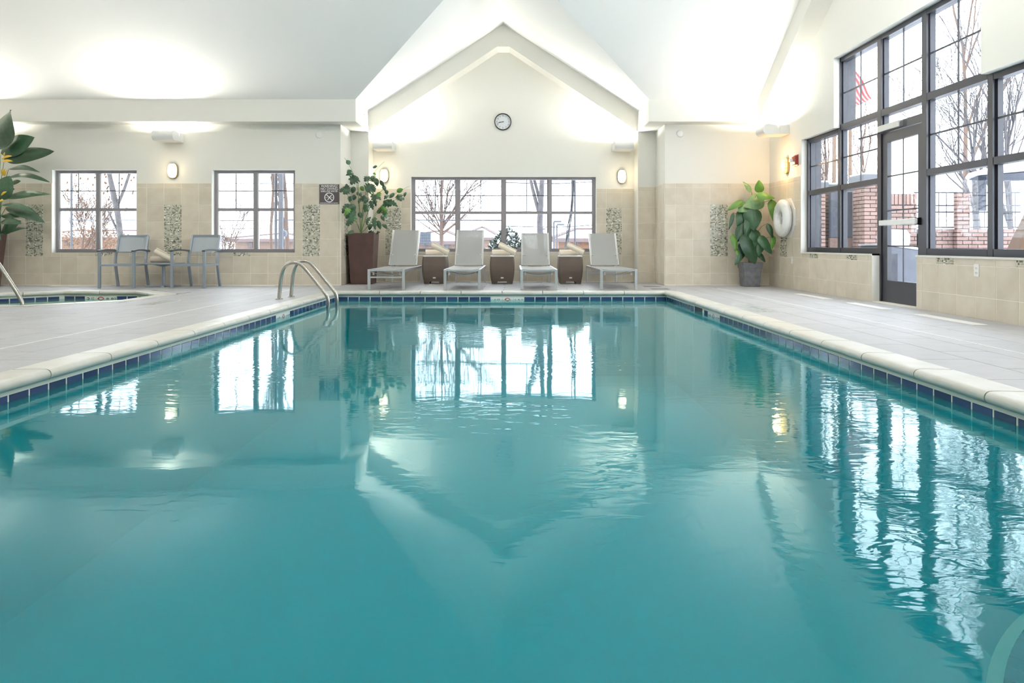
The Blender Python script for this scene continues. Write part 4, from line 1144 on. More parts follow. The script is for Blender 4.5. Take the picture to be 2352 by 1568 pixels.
# unseen opal globes added as fill light, hung from the flat ceiling above frame
def globe(label, x, y):
    e = thing('added_fill_globe', label, 'added lamp', (x, y, ZF), group='added fill light globes over the pool hall')
    MB().lathe([(0.07,0.0),(0.07,-0.03),(0.015,-0.05),(0.012,-0.98),(0.06,-1.0),(0.06,-1.04)], 16).build('stem', 'fix', e, smooth=False)
    MB().lathe([(0.0,-1.43)]+[(0.2*math.sin(R(q)), -1.23-0.2*math.cos(R(q))) for q in range(15,180,15)]+[(0.0,-1.03)], 24).build('globe', 'opal', e, smooth=True)
for x, xs in ((-7.2,'far left'), (-3.4,'left'), (0.4,'middle'), (3.0,'right')):
    for y, ys in ((3.2,'near'), (7.0,'far')):
        globe('added fill light globe in the %s row, %s one' % (ys, xs), x, y)

# ------------------------------------------------------------------ small wall things
c = thing('wall_clock', 'round black rimmed wall clock on the gable wall', 'clock', (-0.203, YR, 2.993))
MB().lathe([(0.145,0.0),(0.160,0.0),(0.160,-0.03),(0.152,-0.042),(0.143,-0.034),(0.143,-0.012),(0.145,0.0)], 40, axis='y', caps=False).build('rim', 'black', c, smooth=True)
MB().lathe([(0.0,-0.012),(0.146,-0.012),(0.146,-0.002),(0.0,-0.002)], 40, axis='y').build('dial', 'face', c)
for h in range(1, 13):
    a = PI/2-h*PI/6
    text('numeral', str(h), 0.040, 'ink', c, (0.112*math.cos(a), -0.0135, 0.112*math.sin(a)))
def hand(nm, ang, l, tail, w_, y):
    a = PI/2-ang; d = Vector((math.cos(a),0,math.sin(a)))
    MB().bar(-d*tail+Vector((0,y,0)), d*l+Vector((0,y,0)), w_, 0.002, (0,1,0)).build(nm, 'ink', c)
hand('hour_hand', R(8.72*30), 0.075, 0.015, 0.009, -0.018)
hand('minute_hand', R(42.5*6), 0.118, 0.02, 0.006, -0.021)
MB().lathe([(0.008,-0.012),(0.008,-0.024)], 12, axis='y').build('hub', 'ink', c)

s = thing('warning_sign', 'brown square pool warning sign with white lettering', 'sign', (-3.147, YW-TY, 1.555))
MB().box(-0.17,0.17,-0.008,0.0,-0.168,0.168).build('sign_plate', 'sign', s)
text('lettering', 'WARNING!', 0.060, 'sign_white', s, (0.0,-0.009,0.137), sx=0.92)
text('lettering', 'NO DIVING', 0.060, 'sign_white', s, (0.0,-0.009,0.090), sx=0.95)
text('lettering', 'SHALLOW WATER', 0.043, 'sign_white', s, (0.0,-0.009,0.048), sx=0.80)
n = 36; cz = -0.055
mb = MB(); vs = [(r_*math.cos(2*PI*k/n), -0.0095, cz+r_*math.sin(2*PI*k/n)) for r_ in (0.083,0.070) for k in range(n)]
mb.add(vs, [(k,(k+1)%n,n+(k+1)%n,n+k) for k in range(n)]); mb.build('ban_ring', 'sign_white', s, fix=False)
MB().bar((-0.055,-0.009,cz+0.055),(0.055,-0.009,cz-0.055),0.012,0.001,(0,1,0)).build('ban_slash', 'sign_white', s)
mb = MB(); mb.bar((0.04,-0.0085,cz+0.04),(0.0,-0.0085,cz),0.012,0.001,(0,1,0)); mb.bar((0.0,-0.0085,cz),(-0.03,-0.0085,cz-0.048),0.010,0.001,(0,1,0)); mb.build('diver', 'sign_white', s)
mb = MB(); mb.bar((-0.068,-0.0083,cz),(-0.025,-0.0083,cz),0.005,0.0008,(0,1,0)); mb.bar((0.02,-0.0083,cz),(0.068,-0.0083,cz),0.005,0.0008,(0,1,0)); mb.build('water_line', 'sign_white', s)
rnd = random.Random(2); mb = MB(); x = -0.155
while x < 0.15:
    w_ = rnd.uniform(0.004,0.010); mb.box(x,x+w_,-0.0092,-0.008,-0.156,-0.147); x += w_+rnd.choice((0.002,0.002,0.006))
o = mb.build('fine_print', 'sign_white', s); o['kind'] = 'stuff'

def disc(label, loc):
    e = thing('ceiling_speaker', label, 'detector', loc, group='round white wall discs')
    MB().lathe([(0.0,-0.02),(0.045,-0.02),(0.058,-0.012),(0.062,0.0)], 28, axis='y').build('cover', 'plastic', e, smooth=True)
    mb = MB()
    for z in (-0.03,0.03): mb.lathe([(0.004,-0.0215),(0.004,-0.017)], 8, (0,0,z), 'y')
    mb.build('screw', 'alu', e)
disc('round white disc high on the wall above the warning sign', (-3.325, YW, 2.572))
disc('round white disc high on the wall above the slate potted plant', (2.843, YW, 2.59))
e = thing('fire_alarm', 'red fire alarm strobe beside the amber lamp', 'alarm', (XR, 11.22, 1.995), -PI/2)
MB().box(-0.07,0.07,-0.05,0.0,-0.065,0.065).build('housing', 'red', e, bevel=0.008)
MB().prism([(-0.05,-0.02),(-0.035,0.03),(-0.01,0.03),(0.005,-0.02)], 'y', -0.10, -0.05).build('strobe_lens', 'plastic', e)
MB().box(-0.085,0.085,-0.012,0.0,-0.085,0.085).build('back_plate', 'red', e, bevel=0.004)
def plate(name, label, y, z, kind):
    e = thing(name, label, 'outlet' if kind else 'switch', (XR-TY, y, z), -PI/2)
    MB().box(-0.036,0.036,-0.006,0.0,-0.058,0.058).build('cover_plate', 'plastic', e, bevel=0.002)
    if kind:
        for zz in (0.022,-0.022):
            r_ = MB().lathe([(0.0,-0.0085),(0.016,-0.0085),(0.017,-0.006)], 16, (0,0,zz), 'y').build('socket', 'fix', e)
            MB().box(-0.007,-0.004,-0.0092,-0.0085,zz-0.006,zz+0.006).box(0.004,0.007,-0.0092,-0.0085,zz-0.006,zz+0.006).build('slot', 'ink', e)
    else: MB().box(-0.008,0.008,-0.012,-0.006,-0.014,0.014).build('toggle', 'fix', e)
plate('wall_outlet', 'white power outlet on the low tiled wall right of the door', 6.83, 0.455, True)
plate('wall_switch', 'white plate on the tiled wall below the life ring', 11.36, 0.455, False)
e = thing('sprinkler_head', 'small sidewall sprinkler on the bulkhead beam above the planter', 'sprinkler', (XI0, 12.78, 2.98))
MB().lathe([(0.022,0.0),(0.022,0.004),(0.008,0.006),(0.008,0.035),(0.016,0.036),(0.016,0.039)], 14, axis='x').build('nozzle', 'steel', e)

# life ring on its board
e = thing('life_ring', 'white life ring on a white board by the corner', 'life ring', (XR-TY, 11.53, 1.115), -PI/2)
oc = [(0.335*math.cos(R(22.5+45*k)), 0.335*math.sin(R(22.5+45*k))) for k in range(8)]
MB().prism(oc, 'y', -0.02, 0.0).build('backboard', 'plastic', e)
Rm, rt = 0.200, 0.100; vs = []; n1, n2 = 40, 16
for i in range(n1):
    a = 2*PI*i/n1
    for j in range(n2):
        b = 2*PI*j/n2; q = Rm+rt*math.cos(b); vs.append((q*math.cos(a), -0.088+0.068*math.sin(b), q*math.sin(a)))
MB().add(vs, [(i*n2+j,((i+1)%n1)*n2+j,((i+1)%n1)*n2+(j+1)%n2,i*n2+(j+1)%n2) for i in range(n1) for j in range(n2)]).build('ring', 'plastic', e, smooth=True)
for k in range(4):
    a = R(45+90*k); vs = []
    for t in (-0.09,0.09):
        for j in range(12):
            b = 2*PI*j/12; q = Rm+(rt+0.004)*math.cos(b); vs.append((q*math.cos(a+t), -0.088+0.072*math.sin(b), q*math.sin(a+t)))
    MB().add(vs, [(j,(j+1)%12,12+(j+1)%12,12+j) for j in range(12)]).build('band', 'fix', e)
MB().lathe([(0.02,0.0),(0.02,-0.13),(0.0,-0.13)], 12, axis='y').build('peg', 'fix', e)

# ------------------------------------------------------------------ planters and plants
def square_pot(e, w0, w1, h, m, rim=0.0, rimw=0.0):
    t = 0.025
    def ring(w_, z): return [(-w_/2,-w_/2,z),(w_/2,-w_/2,z),(w_/2,w_/2,z),(-w_/2,w_/2,z)]
    zs = [ring(w0,0), ring(w1,h), ring(w1-2*t,h), ring(w1-2*t-0.02,h-0.12)]
    vs = sum(zs, []); fs = [(3,2,1,0)]
    for k in range(3): fs += [(k*4+j,k*4+(j+1)%4,(k+1)*4+(j+1)%4,(k+1)*4+j) for j in range(4)]
    fs.append((12,13,14,15))
    MB().add(vs, fs).build('pot', m, e, bevel=0.012)
    if rim:
        a, b = w1+rimw, w1+rimw+0.02
        mb = MB(); vs = ring(a,h-rim)+ring(b,h+0.004)+ring(b-0.06,h+0.004)+ring(a-0.05,h-rim)
        fs = []
        for k in range(4): fs += [(k*4+j,k*4+(j+1)%4,((k+1)%4)*4+(j+1)%4,((k+1)%4)*4+j) for j in range(4)]
        mb.add(vs, fs).build('pot_rim', m, e, bevel=0.006)
    MB().box(-w1/2+t+0.006,w1/2-t-0.006,-w1/2+t+0.006,w1/2-t-0.006,h-0.10,h-0.05).build('soil', 'soil', e)

def leaf(parent, B, T, width, m, shape='heart', nrm=(0,-1,0.35), droop=0.12, fold=0.25, seed=0, name='leaf'):
    """blade from B to T (parent-local), curved along its length and folded at the midrib"""
    rnd = random.Random(seed); B = Vector(B); T = Vector(T); L_ = (T-B).length; X = (T-B).normalized(); Z = Vector(nrm); Z = (Z-X*Z.dot(X))
    if Z.length < 0.05: Z = Vector((0.3,-0.5,0.8)); Z = Z-X*Z.dot(X)
    Z.normalize(); Y = Z.cross(X); nu, nv = (14, 4) if shape != 'lobed' else (18, 4)
    ph = rnd.random()*6
    def prof(t):
        if shape == 'heart': return (math.sin(PI*min(1,t**0.62))**0.75)*(1 if t > 0.12 else 0.75+t*2)
        if shape == 'blade': return math.sin(PI*min(1,t**0.8))**0.8
        a = math.sin(PI*t**0.7)**0.7
        return a*(0.45+0.55*abs(math.cos(PI*4.2*t+0.3)))
    def fn(u, v):
        s_ = (v-0.5)*2; w_ = prof(u)*width/2
        z = droop*L_*math.sin(PI*u)*1.0 - fold*abs(s_)*w_ + 0.05*width*math.sin(ph+u*7+s_*1.2)*abs(s_)
        return B+X*(u*L_)+Y*(s_*w_)+Z*z
    o = MB().grid(fn, nu, nv).build(name, m, parent, smooth=True, fix=False)
    return o
def stem(parent, pts, r_=0.006, m='stem', name='stem'):
    pts = smooth_path([Vector(p) for p in pts], 2)
    MB().tube(pts, [r_*(1-0.6*i/(len(pts)-1)) for i in range(len(pts))], 6).build(name, m, parent, smooth=True)

# tall brown planter with lobed-leaf plant
d0 = 12.92
pl = thing('tall_planter', 'tall tapered brown planter with lobed philodendron leaves', 'plant', (-2.675, d0, 0))
square_pot(pl, 0.385, 0.47, 0.90, 'brown')
def L2(px, py, dd): return P(px, py, dd)-pl.location
root = L2(829, 536, d0)
stems = [((829,536),(826,470),(820,420),(806,385),(791,362)), ((829,536),(836,480),(845,430),(862,390),(883,371)), ((829,536),(845,520),(868,480),(905,445),(941,427)),
         ((829,536),(815,500),(806,465),(795,440)), ((829,536),(832,490),(838,450),(848,410)), ((829,536),(820,510),(805,495),(798,490)), ((829,536),(850,515),(862,495),(890,462)), ((829,536),(840,500),(858,455),(885,430)), ((829,536),(827,500),(824,470),(822,410))]
rnd = random.Random(11)
for k, st in enumerate(stems):
    off = rnd.uniform(-0.16, 0.12)
    stem(pl, [L2(px, py, d0+off*i/len(st) if min(q[0] for q in st) > 805 else d0-0.68*(i/(len(st)-1))) for i, (px, py) in enumerate(st)], 0.009 if k in (4,7,8) else 0.006)
PH = [(803,378,796,367,7),(806,390,797,399,9),(812,398,793,403,7),(822,406,806,424,22),(818,404,800,412,12),(795,428,780,441,15),(803,432,788,446,13),(800,442,795,422,11),(813,428,809,444,8),(806,450,803,464,9),
 (815,447,812,460,7),(830,455,824,468,9),(838,448,839,468,16),(840,438,858,424,22),(852,424,861,441,12),(848,404,837,417,12),(853,404,861,418,13),(862,408,867,428,8),(873,414,883,429,6),(880,425,885,440,6),
 (887,436,889,447,6),(856,384,867,382,7),(858,396,863,402,5),(855,444,864,474,10),(860,446,875,459,12),(850,460,857,482,9),(895,448,882,458,9),(905,443,894,454,8),(911,440,926,434,8),(914,446,922,462,14),
 (919,452,928,460,7),(933,441,928,453,5),(880,462,900,472,14),(890,458,914,475,10),(877,478,866,490,12),(880,484,888,502,9),(875,472,890,492,9),(861,498,862,528,10),(854,514,848,529,7),(868,506,874,527,7),
 (876,494,883,508,6),(801,468,786,490,12),(808,468,816,484,8),(803,477,791,496,10),(817,484,794,501,16),(816,494,799,520,18),(812,506,794,516,10),(825,487,831,501,8),(812,529,799,537,8),(846,532,864,541,10),
 (864,536,874,533,5),(878,514,890,526,6),(836,470,846,486,10),(845,468,838,488,8),(820,440,831,450,8),(842,516,852,498,10),(872,440,866,456,9),(886,470,872,478,10),(810,476,800,470,8),(828,428,836,438,7)]
for k, (a,b,c_,d_,w_) in enumerate(PH):
    r0 = rnd.uniform(-0.20, 0.10); dd = d0+r0 if min(a,c_) > 808 else 12.22+rnd.uniform(-0.05,0.05); de = dd-rnd.uniform(-0.03,0.06)
    big = w_ > 8
    leaf(pl, L2(a,b,dd), L2(c_,d_,de), w_*d0/F*1.5, rnd.choice(['leaf_g','leaf_g','leaf_g','leaf_d','leaf_d'] if w_ > 10 else ['leaf_g','leaf_g','leaf_d','leaf_l']) if k not in (23,31) else 'leaf_g', 'lobed' if big else 'blade', (rnd.uniform(-.6,.6),-1,rnd.uniform(0.1,1.0)), rnd.uniform(0.05,0.3), rnd.uniform(0.1,0.5), k)

# heliconia in a brown planter at the left edge
d1 = 11.9
hp = thing('broad_leaf_plant', 'broad leaved plant with yellow flowers in a brown planter at the left edge', 'plant', (-8.72, d1, 0))
square_pot(hp, 0.36, 0.50, 0.90, 'brown')
def L3(px, py, dd): return P(px, py, dd)-hp.location
HL = [(-4,345,24,252,46,'leaf_g',(-0.3,-1,0.2),0.05),(2,352,81,316,38,'leaf_d',(0.1,-1,0.5),0.1),(10,366,124,347,30,'leaf_d',(0.1,-1,0.55),0.06),(20,388,93,396,13,'leaf_g',(0,-0.5,1),0.14),(22,406,114,418,14,'leaf_d',(0,-0.5,1),0.14),
 (19,424,48,416,13,'leaf_g',(0,-0.8,1),0.1),(-4,458,22,404,34,'leaf_g',(0.2,-1,0.2),0.05),(14,438,34,434,10,'leaf_d',(0,-1,0.8),0.1),(7,453,118,446,18,'leaf_d',(0,-0.6,1),0.06),(4,471,80,488,12,'leaf_g',(0,-0.5,1),0.15),
 (14,476,104,513,24,'leaf_g',(0,-0.6,1),0.16),(3,495,46,499,12,'leaf_g',(0,-0.8,1),0.1),(3,509,50,513,16,'leaf_g',(0,-0.7,1),0.15),(2,533,49,507,22,'leaf_d',(0.2,-1,0.6),0.1),(14,536,62,524,9,'leaf_g',(0,-0.6,1),0.1),
 (-6,420,-60,380,30,'leaf_d',(0,-1,0.5),0.1),(-6,480,-80,470,20,'leaf_g',(0,-0.6,1),0.1)]
for k, (a,b,c_,d_,w_,m_,n_,dr_) in enumerate(HL):
    dd = d1+(-0.12 if k % 3 == 0 else 0.06)
    leaf(hp, L3(a,b,dd), L3(c_,d_,dd-0.05), w_*d1/F*1.3, m_, 'blade', (n_[0], n_[1], n_[2]*0.55), dr_, 0.22, k+50)
    stem(hp, [L3(-6,540,d1), L3(-4,(540+b)/2,d1), L3(a,b,dd)], 0.010)
stem(hp, [L3(-4,552,d1), L3(-3,500,d1), L3(-2,440,d1)], 0.045, 'leaf_d', 'trunk')
for k, (a,b,c_,d_) in enumerate([(4,365,28,358),(4,371,30,370),(8,358,12,350),(8,404,4,388),(9,404,12,386),(10,404,17,390),(2,448,16,440),(-1,461,8,459)]):
    leaf(hp, L3(a,b,d1-0.15), L3(c_,d_,d1-0.2), 0.05, 'flower', 'blade', (0,-1,0.4), 0.15, 0.5, k+90, 'flower_bract')

# slate pot with climbing heart-leaf plant
d2 = 12.12
sp = thing('slate_pot_plant', 'heart leaved climbing plant in a square slate pot', 'plant', (3.945, d2, 0))
square_pot(sp, 0.26, 0.305, 0.395, 'slate', 0.09, 0.012)
def L4(px, py, dd): return P(px, py, dd)-sp.location
MB().tube([(0,0,0.30),(0.0,0.0,0.8),(-0.02,0,1.3)], [0.03,0.028,0.018], 10).build('moss_pole', 'bark', sp)
SL = [(1727,441,1705,416,13,'leaf_p'),(1745,443,1743,413,19,'leaf_l'),(1737,448,1780,455,18,'leaf_l'),(1754,455,1710,476,34,'leaf_p'),(1722,468,1694,486,24,'leaf_p'),(1707,461,1671,483,15,'leaf_l'),(1772,458,1782,516,22,'leaf_l'),
 (1712,482,1692,519,26,'leaf_d'),(1727,478,1732,530,38,'leaf_d'),(1685,488,1673,529,9,'leaf_d'),(1709,515,1692,556,24,'leaf_d'),(1763,513,1775,547,12,'leaf_d'),(1735,526,1729,574,24,'leaf_d'),(1712,535,1734,607,40,'leaf_d'),
 (1681,537,1691,578,14,'leaf_l'),(1744,541,1773,584,22,'leaf_d'),(1777,541,1772,574,12,'leaf_l'),(1741,580,1758,602,12,'leaf_d'),(1702,583,1688,609,14,'leaf_d'),(1709,556,1700,600,22,'leaf_d'),(1722,500,1712,548,20,'leaf_d'),
 (1752,545,1741,590,18,'leaf_d'),(1718,560,1742,590,24,'leaf_d'),(1690,570,1696,588,9,'leaf_l'),(1725,530,1745,560,22,'leaf_d')]
for k, (a,b,c_,d_,w_,m_) in enumerate(SL):
    dd = d2-0.06-0.10*rnd.random() if max(a,c_) < 1765 else 11.86
    leaf(sp, L4(a,b,dd), L4(c_,d_,dd-0.04), w_*d2/F*1.1, m_, 'heart', (rnd.uniform(-.3,.3),-1,0.35), 0.08, 0.3, k+200)
    stem(sp, [L4(1728,min(600,b+50),d2), L4((1728+a)/2,b+8,d2-0.03), L4(a,b,dd)], 0.006, 'stem' if k % 3 else 'bark')

# ------------------------------------------------------------------ outside
GZ = -0.12
o = MB().box(-60,60,YR+0.3,90,GZ-0.3,GZ).box(XR+0.30,60,-20,YR+0.3,GZ-0.3,GZ).build('ground', 'snow'); tag(o, 'snow covered ground outside the windows', 'ground', kind='structure')

def tree(label, base, h, r0, m, seed, levels=4, spread=0.5, nb=(3,5), fork=0.3, lean=(0,0), name='bare_tree', group='bare winter trees outside', twig=0.004, upb=0.5):
    e = thing(name, label, 'tree', base, group=group)
    rnd = random.Random(seed); tr = MB(); br = MB()
    def grow(p, d, L_, r_, lev, mb):
        n = 5; pts = [p]; q = p.copy(); dd = d.copy()
        for i in range(n):
            dd = (dd+Vector((rnd.uniform(-1,1),rnd.uniform(-1,1),rnd.uniform(-0.3,0.7)))*0.09).normalized()
            q = q+dd*(L_/n); pts.append(q.copy())
        rs = [max(twig, r_*(1-0.55*i/n)) for i in range(n+1)]
        mb.tube(pts, rs, 6 if lev < 2 else 4, cap=False)
        if lev >= levels: return
        k = rnd.randint(*nb)
        for i in range(k):
            t = rnd.uniform(fork if lev == 0 else 0.25, 1.0); j = min(n-1, int(t*n)); f = t*n-j
            s_ = pts[j].lerp(pts[j+1], f); a = rnd.uniform(0,2*PI)
            side = Vector((math.cos(a),math.sin(a),0)); nd = (dd*(1-spread*0.5)+side*spread*rnd.uniform(0.6,1.3)+Vector((0,0,upb*0.5))).normalized()
            grow(s_, nd, L_*rnd.uniform(0.5,0.78), rs[j]*rnd.uniform(0.45,0.7), lev+1, br)
    grow(Vector((0,0,0)), Vector((lean[0],lean[1],1)).normalized(), h, r0, 0, tr)
    tr.build('trunk', m, e, smooth=True, fix=False)
    o = br.build('branches', m, e, smooth=True, fix=False)
    return e
def hx(px, d): return (px-CX)*d/F
def hz(py, d): return CZ-(py-HY)*d/F
def fan_tree(label, base, zf, r0, m, seed, nmain, length, spread, twig=0.004):
    e = thing('bare_tree', label, 'tree', base, group='bare winter trees outside')
    rnd = random.Random(seed); br = MB()
    MB().tube([(0,0,0),(0.01,0,zf*0.6),(0,0,zf),(0.0,0,zf+length*0.5),(0.03,0,zf+length)], [r0*1.2,r0,r0*0.95,r0*0.5,twig], 10).build('trunk', m, e, smooth=True)
    def grow(p, d, L_, r_, lev):
        n = 5; pts = [p]; q = p.copy(); dd = d.copy()
        for i in range(n):
            dd = (dd+Vector((rnd.uniform(-.10,.10),rnd.uniform(-.10,.10),0.07))).normalized(); q = q+dd*(L_/n); pts.append(q.copy())
        br.tube(pts, [max(twig*0.6, r_*(1-0.8*i/n)) for i in range(n+1)], 5 if lev == 0 else 3, cap=False)
        if lev >= 2: return
        for i in range(9 if lev == 0 else 4):
            j = rnd.randint(1, n-1); a = rnd.choice((-1,1))*rnd.uniform(0.3,0.7)
            nd = (Matrix.Rotation(a,3,'Y') @ dd + Vector((0,rnd.uniform(-.3,.3),0.1))).normalized()
            grow(pts[j], nd, L_*rnd.uniform(0.3,0.55), r_*0.45, lev+1)
    for k in range(nmain):
        t = k/(nmain-1)*2-1; a = t*spread+rnd.uniform(-0.08,0.08); h = zf+rnd.uniform(0,0.35)*length*(1-abs(t))
        grow(Vector((0,0,h)), Vector((math.sin(a),rnd.uniform(-.35,.35),math.cos(a))).normalized(), length*rnd.uniform(0.75,1.0)*(1-0.15*abs(t)), r0*rnd.uniform(0.3,0.5), 0)
    br.build('branches', m, e, smooth=True, fix=False)
    return e
def gp(px, d): return Vector(((px-CX)*d/F, d, GZ))
fan_tree('spreading bare tree outside the left half of the wide window', gp(1014,19), hz(541,19)-GZ, 0.055, 'bark_out', 4, 17, 2.6, 1.05, 0.0075)
tree('grey bare tree with a forked trunk outside the third bay of the wide window', gp(1247,17), 3.4, 0.095, 'bark_grey', 8, 4, 0.36, (4,5), 0.32, (-0.02,0), upb=0.9)
e = thing('bare_tree', 'leaning grey tree trunk outside the left square window', 'tree', (-7.85, 14.6, GZ), group='bare winter trees outside')
def LT(px, py): return P(px, py, 14.6)-e.location
MB().tube(smooth_path([Vector((LT(283,600).x,0,0)), LT(281,580), LT(272,500), LT(266,470), LT(255,420), LT(246,370), LT(236,300)], 1), [0.062]*3+[0.055]*6+[0.045]*5, 10).build('trunk', 'bark_grey', e, smooth=True)
MB().tube([LT(267,476), LT(277,455), LT(287,430), LT(297,400), LT(306,360)], [0.04,0.032,0.03,0.028,0.024], 8).build('branch', 'bark_grey', e, smooth=True)
MB().tube([LT(276,560), LT(270,530), LT(258,505), LT(249,486)], [0.03,0.026,0.022,0.018], 8).build('branch', 'bark_grey', e, smooth=True)
rb = random.Random(5); mb = MB()
for k in range(26):
    a = LT(rb.uniform(140,310), rb.uniform(385,500)); b = a+Vector((rb.uniform(-0.35,0.35),rb.uniform(-0.2,0.3),rb.uniform(-0.05,0.3))); c_ = b+Vector((rb.uniform(-0.2,0.2),0,rb.uniform(-0.1,0.2)))
    mb.tube([a,b,c_], [0.005,0.004,0.003], 4)
mb.build('twigs', 'bark_out', e)
mb = MB()
for k in range(40):
    a = LT(rb.uniform(135,312), rb.uniform(388,450)); mb.add([a,a+Vector((0.02,0.01,0.03)),a+Vector((0.01,0.0,0.07)),a+Vector((-0.015,-0.01,0.03))], [(0,1,2,3)])
o = mb.build('dry_leaves', 'dry', e, fix=False); o['kind'] = 'stuff'
tree('tan multi stem tree outside the right square window', gp(664,18.5), 3.2, 0.07, 'bark_out', 21, 4, 0.25, (4,6), 0.1, upb=1.2)
tree('thin bare sapling outside the right square window left of the grey post', gp(622,19.5), 3.0, 0.05, 'bark_out', 33, 3, 0.25, (5,6), 0.2, upb=1.0)
tree('small bare shrub tree outside the right square window lower left', gp(522,18.4), 1.1, 0.03, 'bark_out', 35, 3, 0.5, (5,6), 0.1, upb=0.6)
tree('small bare shrub tree outside the left square window lower left', gp(185,18), 1.3, 0.035, 'bark_out', 36, 4, 0.55, (5,6), 0.1, upb=0.5)
def bush(label, c, rx, rz, n, m, seed, size=0.05, snow=False, name='shrub'):
    e = thing(name, label, 'shrub', (c[0],c[1],GZ), group='shrubs outside')
    rnd = random.Random(seed); mb = MB(); ms = MB()
    for k in range(n):
        a = rnd.uniform(0,2*PI); f = rnd.random()**0.5; zf = rnd.random()
        p = Vector((rx*f*math.cos(a)*math.sqrt(1-(zf*0.9)**2), rx*0.6*f*math.sin(a), rz*zf*(1-0.25*f)))
        d = Vector((rnd.uniform(-1,1),rnd.uniform(-1,1),rnd.uniform(-0.3,0.9))).normalized()*size*rnd.uniform(0.7,1.5)
        s_ = d.cross(Vector((rnd.uniform(-1,1),rnd.uniform(-1,1),rnd.uniform(-1,1)))).normalized()*size*0.4
        (ms if snow and rnd.random() < 0.3 else mb).add([p, p+d*0.5+s_, p+d, p+d*0.5-s_], [(0,1,2,3)])
    o = mb.build('foliage', m, e, fix=False); o['kind'] = 'stuff'
    if snow:
        for k in range(int(n/70)):
            a = rnd.uniform(0,2*PI); f = rnd.random()**0.5; zf = rnd.random()
            c_ = (rx*f*math.cos(a)*math.sqrt(1-(zf*0.9)**2), rx*0.6*f*math.sin(a), rz*zf*(1-0.25*f))
            ms.lathe([(0.0,0.04),(0.05,0.025),(0.075,0.0),(0.05,-0.015),(0.0,-0.02)], 7, c_)
        o = ms.build('snow_clumps', 'snow', e, fix=False); o['kind'] = 'stuff'
    mb = MB()
    for k in range(9):
        a = rnd.uniform(0,2*PI); mb.tube([(0,0,0),(rx*0.3*math.cos(a),rx*0.2*math.sin(a),rz*0.5),(rx*0.6*math.cos(a),rx*0.35*math.sin(a),rz*0.85)], [0.012,0.008,0.004], 5)
    mb.build('stems', 'bark_out', e)
bush('snow dusted evergreen shrub outside the middle of the wide window', ((1165-CX)*15.2/F, 15.2), 0.56, 1.22, 4200, 'shrub', 3, 0.075, True)
bush('small snow dusted shrub outside the fourth bay of the wide window', ((1282-CX)*15.2/F, 15.2), 0.20, 0.72, 500, 'shrub', 4, 0.07, True)
bush('dry brown hedge outside the left square window', ((215-CX)*24/F, 24), 2.0, 1.5, 3000, 'dry', 6, 0.07)
bush('dry brown bush outside the right square window', ((520-CX)*22/F, 22), 0.55, 1.2, 500, 'dry', 7, 0.06)

# houses far off
def house(label, x0, x1, y, zw, zr, ridge, m, wins, dpt=6.0, roof='snow'):
    e = thing('house', label, 'building', ((x0+x1)/2, y, GZ), group='far houses')
    hw = (x1-x0)/2; zw -= GZ; zr -= GZ
    MB().box(-hw,hw,0,dpt,0,zw).build('wall', m, e)
    r_ = ridge; ov = 0.4
    vs = [(-hw-ov,-ov,zw),(hw+ov,-ov,zw),(hw+ov,dpt+ov,zw),(-hw-ov,dpt+ov,zw),(-hw+r_,dpt/2,zr),(hw-r_,dpt/2,zr)]
    MB().add(vs, [(0,1,5,4),(1,2,5),(2,3,4,5),(3,0,4),(3,2,1,0)]).build('roof', roof, e)
    MB().box(-hw-ov,hw+ov,-ov-0.05,-ov+0.05,zw-0.22,zw).build('eave', 'roof', e)
    MB().bar((-hw+r_,dpt/2,zr),(hw-r_,dpt/2,zr),0.3,0.16).build('ridge_cap', 'roof', e)
    for sx in (-1,1): MB().bar((sx*(hw+ov),-ov,zw),(sx*(hw-r_),dpt/2,zr),0.3,0.16).build('hip_cap', 'roof', e)
    for (a,b,c_,d_) in wins:
        f = MB().box(a-x0-hw,b-x0-hw,-0.06,0.02,c_-GZ,d_-GZ).build('window_frame', 'roof', e)
        MB().box(a-x0-hw+0.08,b-x0-hw-0.08,-0.07,-0.05,c_-GZ+0.08,d_-GZ-0.08).build('pane', 'dark_glass', f)
D = 42
house('orange stuccoed house with snowy hip roof outside the fourth bay of the wide window', hx(1283,D), hx(1425,D), D, hz(547,D), hz(524,D), 1.25, 'house', [(hx(1325,D),hx(1333,D),hz(563,D),hz(552,D)), (hx(1349,D),hx(1357,D),hz(563,D),hz(552,D)), (hx(1375,D),hx(1383,D),hz(563,D),hz(552,D))])
house('tan house with snowy roof behind the spreading bare tree', hx(940,46), hx(1062,46), 46, hz(553,46), hz(530,46), 1.2, 'house2', [(hx(956,46),hx(962,46),hz(572,46),hz(560,46)), (hx(974,46),hx(982,46),hz(572,46),hz(560,46)), (hx(1002,46),hx(1009,46),hz(572,46),hz(558,46)), (hx(1018,46),hx(1034,46),hz(572,46),hz(558,46))])
house('distant tan house behind the snowy shrub', hx(1068,60), hx(1140,60), 60, hz(545,60), hz(520,60), 1.2, 'house2', [(hx(1080,60),hx(1086,60),hz(560,60),hz(550,60))])
house('low tan building outside the right square window', hx(540,50), hx(700,50), 50, hz(548,50), hz(536,50), 2.0, 'house2', [(hx(570,50),hx(580,50),hz(570,50),hz(556,50)), (hx(655,50),hx(665,50),hz(570,50),hz(556,50))])
house('low tan building outside the left square window', hx(60,55), hx(330,55), 55, hz(545,55), hz(528,55), 2.0, 'house2', [(hx(150,55),hx(160,55),hz(570,55),hz(555,55)), (hx(210,55),hx(222,55),hz(570,55),hz(555,55))])

